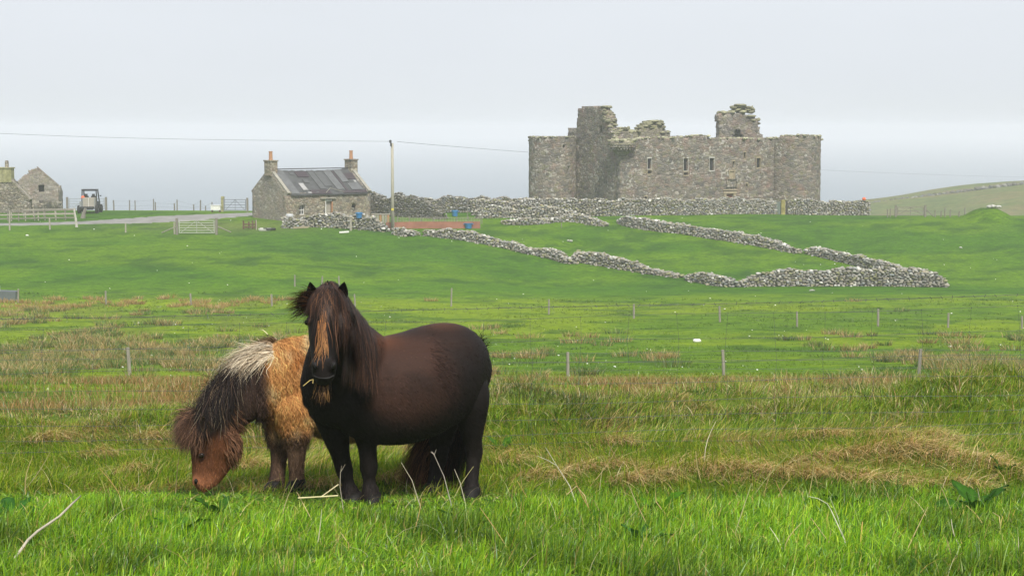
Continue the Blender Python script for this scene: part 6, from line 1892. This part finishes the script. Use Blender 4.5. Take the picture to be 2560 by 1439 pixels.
# grazed pasture: small clumps give it its grain
n_ = 44000; y = np.exp(r.uniform(math.log(22), math.log(108), n_)); u = r.uniform(-140, 2700, n_); x = (u - 1280) / FOC * y * CA
x += r.normal(size=n_) * .1
f = fbm(x * .35, y * .5, 91, 4); k = r.random(n_) < sstep(.40, .60, f) + .12; x, y, f = x[k], y[k], f[k]
rep = 4; x = np.repeat(x, rep) + r.normal(size=len(x) * rep) * .10; y = np.repeat(y, rep) + r.normal(size=len(y) * rep) * .05; f = np.repeat(f, rep); n_ = len(x)
c = ground_colour(x, y) * r.uniform(.75, 1.25, (n_, 1)) * np.where(f > .56, .85, 1.0)[:, None]
h = r.uniform(.03, .085, n_) * np.where(f > .56, 1.5, 1.0) * (1 + .3 * sstep(60, 130, y)); x_ok = zt(x, y)
v = blades(x, y, h, r.uniform(.02, .05, n_) * (1 + sstep(50, 120, y)), r.uniform(0, 6.28, n_), r.uniform(.2, 1.0, n_), c, c * 1.15, r, 1)
tag(np_mesh('pasture_grass', *v[:2], M_BLADE, col=v[2]), 'grazed pasture grass over the valley and slope', 'grass', kind='stuff')
# daisies and bits of wool
n_ = 430; y = np.exp(r.uniform(math.log(38), math.log(170), n_)); u = r.uniform(-60, 2640, n_); x = (u - 1280) / FOC * y * CA
k = r.random(n_) < .25 + .9 * sstep(.45, .62, fbm(x * .1, y * .1, 95, 3)); x, y = x[k], y[k]; n_ = len(x)
s_ = r.uniform(.012, .032, n_) * (1 + .35 * (r.random(n_) < .12)) * (.6 + y / 150)
V, F, C = rocks(np.stack([x, y, zt(x, y) + .03], -1), np.stack([s_ * 1.3, s_, s_ * .6], -1), np.tile([[.8, .81, .76]], (n_, 1)), 5)
tag(np_mesh('daisies', V, F, M_DRY, col=C), 'white daisies and specks scattered through the pasture', 'flowers', kind='stuff')

# tall dead stalks in the lush strip
n_ = 64; y = r.uniform(8.0, 10.9, n_); x = r.uniform(-.35, .36, n_) * y; x = np.where(r.random(n_) < .55, np.abs(x), x)
dens = r.random(n_) < np.where((y > 9.4), 1, .5); x, y = x[dens], y[dens]; n_ = len(x)
h = r.uniform(.14, .42, n_); ang = np.where(r.random(n_) < .65, PI + r.normal(size=n_) * .35, r.normal(size=n_) * .5)
c = pick(n_, r, [(.50, .40, .19), (.42, .27, .10), (.36, .36, .16), (.55, .50, .36)], [3, 2, 2, 1.5])
paths = []
for i in range(n_):
    a, b_ = r.uniform(.1, .8), r.normal() * .014
    t = np.linspace(0, 1, 6)[:, None]
    p0 = np.array([x[i], y[i], zt1(x[i], y[i]) - .02]); top = np.array([math.cos(ang[i]) * a, math.sin(ang[i]) * a * .5, 1]); top = top / np.linalg.norm(top) * h[i]
    P_ = p0 + top * t + np.array([b_, 0, 0]) * np.sin(t * PI)
    if r.random() < .08: P_[4:] = P_[3] + (P_[4:] - P_[3]) * np.array([1.6, 1, -.8]) + np.array([.03, 0, 0])
    paths.append(P_)
m = MB()
for P_, c_, h_ in zip(paths, c, h): m.tube([Vector(q) for q in P_], [.0026, .0026, .0025, .0022, .0018, .0012], 4, tuple(c_))
M_STALK = from_attr('dead_stalk', .8, .2, 20, .1)
tag(m.build('dry_stalks', M_STALK), 'bleached dead stalks poking out of the lush grass', 'stalks', kind='stuff')


def stem(label, pts, rad, col, name='dead_stem', forks=()):
    """a stem traced on the photo: (u, v, Y)"""
    m = MB(); q = [P(*p) for p in pts]
    z_ = zt1(q[0].x, q[0].y); q[0].z = min(q[0].z, z_ - .01)
    rad *= .72; col = tuple(k * .85 for k in col); m.tube(q, [rad * (1 - .5 * i / (len(q) - 1)) for i in range(len(q))], 6, col)
    for f_ in forks: m.tube([P(*p) for p in f_], [rad * .6] * (len(f_) - 1) + [rad * .3], 5, col)
    return tag(m.build(name, M_STALK, base=q[0]), label, 'stem', 'dead plant stems')


stem('pale dead stem with a forked tip leaning before the dark pony hind legs', [(1132, 1262, 9.75), (1110, 1190, 9.75), (1085, 1135, 9.75), (1077, 1129, 9.75)], .0042, (.42, .38, .32), forks=[[(1085, 1135, 9.75), (1079, 1127, 9.75)], [(1085, 1137, 9.75), (1091, 1122, 9.75)]])
stem('straight pale stem crossing the dark pony tail', [(1055, 1265, 9.7), (1030, 1200, 9.7), (1003, 1155, 9.7)], .0045, (.46, .42, .30))
stem('pale stem leaning on the dark pony near hind hoof', [(1167, 1254, 9.8), (1150, 1205, 9.8), (1136, 1172, 9.8)], .0042, (.5, .45, .34))
stem('slim grey stem before the dark pony front leg', [(860, 1262, 9.55), (850, 1215, 9.55), (851, 1180, 9.55), (863, 1160, 9.55)], .0035, (.42, .37, .28), forks=[[(852, 1178, 9.55), (854, 1163, 9.55)]])
stem('long branching bleached stem in the grass under the straw humps', [(2142, 1439, 8.2), (2110, 1345, 8.35), (2078, 1275, 8.5), (2068, 1258, 8.5), (2045, 1245, 8.5), (2022, 1240, 8.5)], .005, (.50, .52, .34), forks=[[(2112, 1350, 8.35), (2094, 1290, 8.4), (2074, 1240, 8.4)]])
stem('bleached forked stem above the broken straw', [(1447, 1260, 9.7), (1425, 1215, 9.75), (1393, 1165, 9.8), (1364, 1118, 9.8)], .0045, (.50, .48, .36), forks=[[(1390, 1162, 9.8), (1370, 1150, 9.8), (1342, 1138, 9.8)]])
stem('bent straw folded like an elbow in the grass', [(1480, 1262, 9.4), (1462, 1238, 9.45), (1441, 1214, 9.5), (1416, 1236, 9.4)], .005, (.52, .38, .20))
stem('kinked straw bent over at the edge of the lush grass', [(1680, 1302, 9.3), (1640, 1253, 9.35), (1637, 1193, 9.4)], .0045, (.48, .36, .17))
stem('broken orange straw standing in the grass beneath the humps', [(2150, 1385, 8.4), (2152, 1345, 8.45), (2156, 1303, 8.5)], .006, (.55, .34, .12))
stem('tall straw at the picture edge with a drooping side blade', [(2522, 1165, 12.2), (2538, 1120, 12.2), (2552, 1083, 12.2), (2553, 1150, 12.2)], .005, (.45, .40, .2))
stem('slanted dry straw beside the large dock leaves', [(2477, 1327, 8.9), (2440, 1285, 9.0), (2416, 1262, 9.0)], .0055, (.50, .40, .15))
stem('tall dry stem with a drooping top in the grass past the docks', [(2515, 1385, 8.4), (2505, 1340, 8.5), (2498, 1290, 8.6), (2482, 1280, 8.7)], .005, (.48, .40, .16))
stem('white broken straw at the lower picture edge', [(2445, 1450, 8.0), (2450, 1420, 8.0), (2454, 1395, 8.05)], .007, (.62, .58, .42))
m = MB(); q = [hit(38, 1410) + z3 * .03, hit(70, 1384) + z3 * .07, hit(95, 1370) + z3 * .09, hit(150, 1345) + z3 * .12, hit(180, 1322) + z3 * .14, hit(203, 1304) + z3 * .15]
m.tube(q, [.0075, .007, .007, .0065, .0055, .004], 8, (.42, .37, .29)); tag(m.build('bleached_stick', M_STALK, base=q[0], smooth=True), 'long curved bleached stick lying in the grass', 'stick')
m = MB(); q = [P(u, v, 9.1) for u, v in ((745, 1244), (800, 1241), (845, 1238))]; m.tube(q, .005, 5, (.52, .48, .25)); m.tube([P(800, 1243, 9.1), P(846, 1210, 9.15)], .004, 5, (.48, .42, .25))
tag(m.build('dead_stem', M_STALK, base=q[0]), 'flat lying straw between the two ponies', 'stem', 'dead plant stems')

# ---------------------------------------------------------------- docks
n = N('dock_leaf')
f = n.noise(n.pos(), 14, 4, .6)
c = n.mix(1.0, n.attr(), n.ramp(f, [(.3, .7), (.7, 1.25)]), 'MULTIPLY')
b = n.n('BsdfPrincipled'); n.l(c, b.inputs['Base Color']); b.inputs['Roughness'].default_value = .5; b.inputs['Specular IOR Level'].default_value = .08
t_ = n.n('BsdfTranslucent'); n.l(c, t_.inputs['Color']); mx_ = n.n('MixShader'); mx_.inputs[0].default_value = .3
n.l(b.outputs[0], mx_.inputs[1]); n.l(t_.outputs[0], mx_.inputs[2]); n.l(mx_.outputs[0], n.out.inputs['Surface']); M_DOCK = n.m


def dock(label, u, v, n_, L_, seed, col=(.035, .105, .010)):
    r = np.random.default_rng(seed); p = hit(u, v); V, F, C = [], [], []; b = 0
    for i in range(n_):
        a = 2 * PI * i / n_ + r.uniform(-.5, .5); ln = L_ * r.uniform(.6, 1.15); wd = ln * r.uniform(.34, .46); el = r.uniform(.5, 1.25); K_ = 9
        d_ = np.array([math.cos(a), math.sin(a), 0]); s_ = np.array([-math.sin(a), math.cos(a), 0]); pos = np.array([p.x, p.y, p.z]) + d_ * .02; tw = r.uniform(-.5, .5)
        for k in range(K_):
            q = k / (K_ - 1); e = el - q * r.uniform(.5, .9); pos = pos + (d_ * math.cos(e) + np.array([0, 0, math.sin(e)])) * ln / (K_ - 1)
            w_ = (.05 if q < .2 else math.sin(min(1, (q - .12) / .88) * PI) ** .7 + .02) * wd * .5
            nn = np.array([0, 0, 1]) * math.cos(e) - d_ * math.sin(e); sd = s_ * math.cos(tw) + nn * math.sin(tw)
            for j in (-1, -.5, 0, .5, 1): V.append(pos + sd * w_ * j + nn * (abs(j) * .28 * w_ + math.sin(k * 2.2 + j * 3) * .006)); C.append(np.array(col) * r.uniform(.85, 1.15) * (1.25 if j == 0 else 1))
            if k: F += [(b + (k - 1) * 5 + j, b + (k - 1) * 5 + j + 1, b + k * 5 + j + 1, b + k * 5 + j) for j in range(4)]
        b += K_ * 5
    return tag(np_mesh('dock_plant', np.array(V), np.array(F), M_DOCK, base=p, col=np.array(C), smooth=True), label, 'dock plant', 'broad leaved docks in the grass')


dock('large dock with big ragged leaves under the straw humps at the picture edge', 2440, 1285, 9, .20, 1)
dock('dock half hidden in grass beside the long branching bleached stem', 2120, 1282, 6, .19, 2)
dock('dock with two upright leaves in front of the dark pony hind hoof', 1165, 1330, 4, .17, 3, (.05, .145, .012))
dock('small dock in the grass below the grazing muzzle', 545, 1300, 5, .16, 4)
dock('dock nearer the camera than the one below the grazing muzzle', 440, 1338, 5, .17, 5, (.06, .16, .012))
dock('dark curled dock at the grass edge nearest the grazing pony side of the picture', 35, 1300, 6, .17, 6, (.03, .10, .014))
dock('dock with bluish leaves deep in the grass under the kinked straw', 1605, 1362, 5, .13, 7, (.035, .11, .02))
dock('light green dock by the kinked straw', 1640, 1285, 5, .16, 8, (.07, .18, .012))
dock('dock among the turf behind the dark pony rump', 1250, 1130, 5, .15, 9, (.045, .12, .010))
dock('dock between the straw humps and the wire at the picture edge', 2510, 1185, 5, .15, 10, (.045, .12, .010))

# ---------------------------------------------------------------- the near stock fence
WT = [(797, 773, 738), (823, 799, 766), (880, 857, 829), (935, 912, 887), (983, 962, 938), (1025, 1010, 984), (1065, 1049, 1022), (1101, 1087, 1057), (1129, 1112, 1086)]
FY = lambda u: 12.9 + (12.3 - 12.9) * u / 2560
p = P(1010, 1120, FY(1010)); p.z = zt1(p.x, p.y)
nf = thing('stock_fence', 'barbed wire and square mesh stock fence running behind the ponies', 'fence', p)
mesh_ = MB()
lev = lambda k, u: float(np.interp(u, [0, 1200, 2560], WT[k])) + (u < 0) * (-u) * .02 * 0
for k in range(9):
    pts = [P(u, lev(k, u) + (3.0 * math.sin(u * .0061 + k) if k else 2 * math.sin(u * .004)), FY(u)) for u in np.arange(-420, 3000, 60)]
    if k == 0:
        m = MB(); m.tube(pts, .0015, 4); m.tube([q + Vector((0, .003 * math.sin(i * 9), .004 * math.cos(i * 9))) for i, q in enumerate(pts)], .0011, 4)
        for u in np.arange(-400, 2990, 27):
            q = P(u, lev(0, u) + 2 * math.sin(u * .004), FY(u)); a = random.uniform(0, 3)
            m.bar(q + Vector((math.cos(a) * .012, 0, math.sin(a) * .014)), q - Vector((math.cos(a) * .012, 0, math.sin(a) * .014)), .0035)
        m.build('barbed_wire', M_WIRE, nf)
    else:
        mesh_.tube(pts, .0013 if k < 8 else .0016, 4)
for u in np.arange(-380, 2990, 122):
    a = [P(u + 4 * math.sin(k * 1.7 + u), lev(k, u) + 3.0 * math.sin(u * .0061 + k), FY(u)) for k in range(1, 9)]
    mesh_.tube(a, .0010, 4)
    for q in a: mesh_.box(q, (.006, .005, .007))
mesh_.build('wire_mesh', M_WIRE, nf)
for u in (-330, 858, 2900):
    q = P(u, 1100, FY(u)); q.z = zt1(q.x, q.y); m = MB(); post_mesh(m, q + Vector((0, .06, 0)), min(1.05, (H - q.y * slope(lev(0, u))) - q.z + .04), .09); m.build('post', M_WOODB, nf)
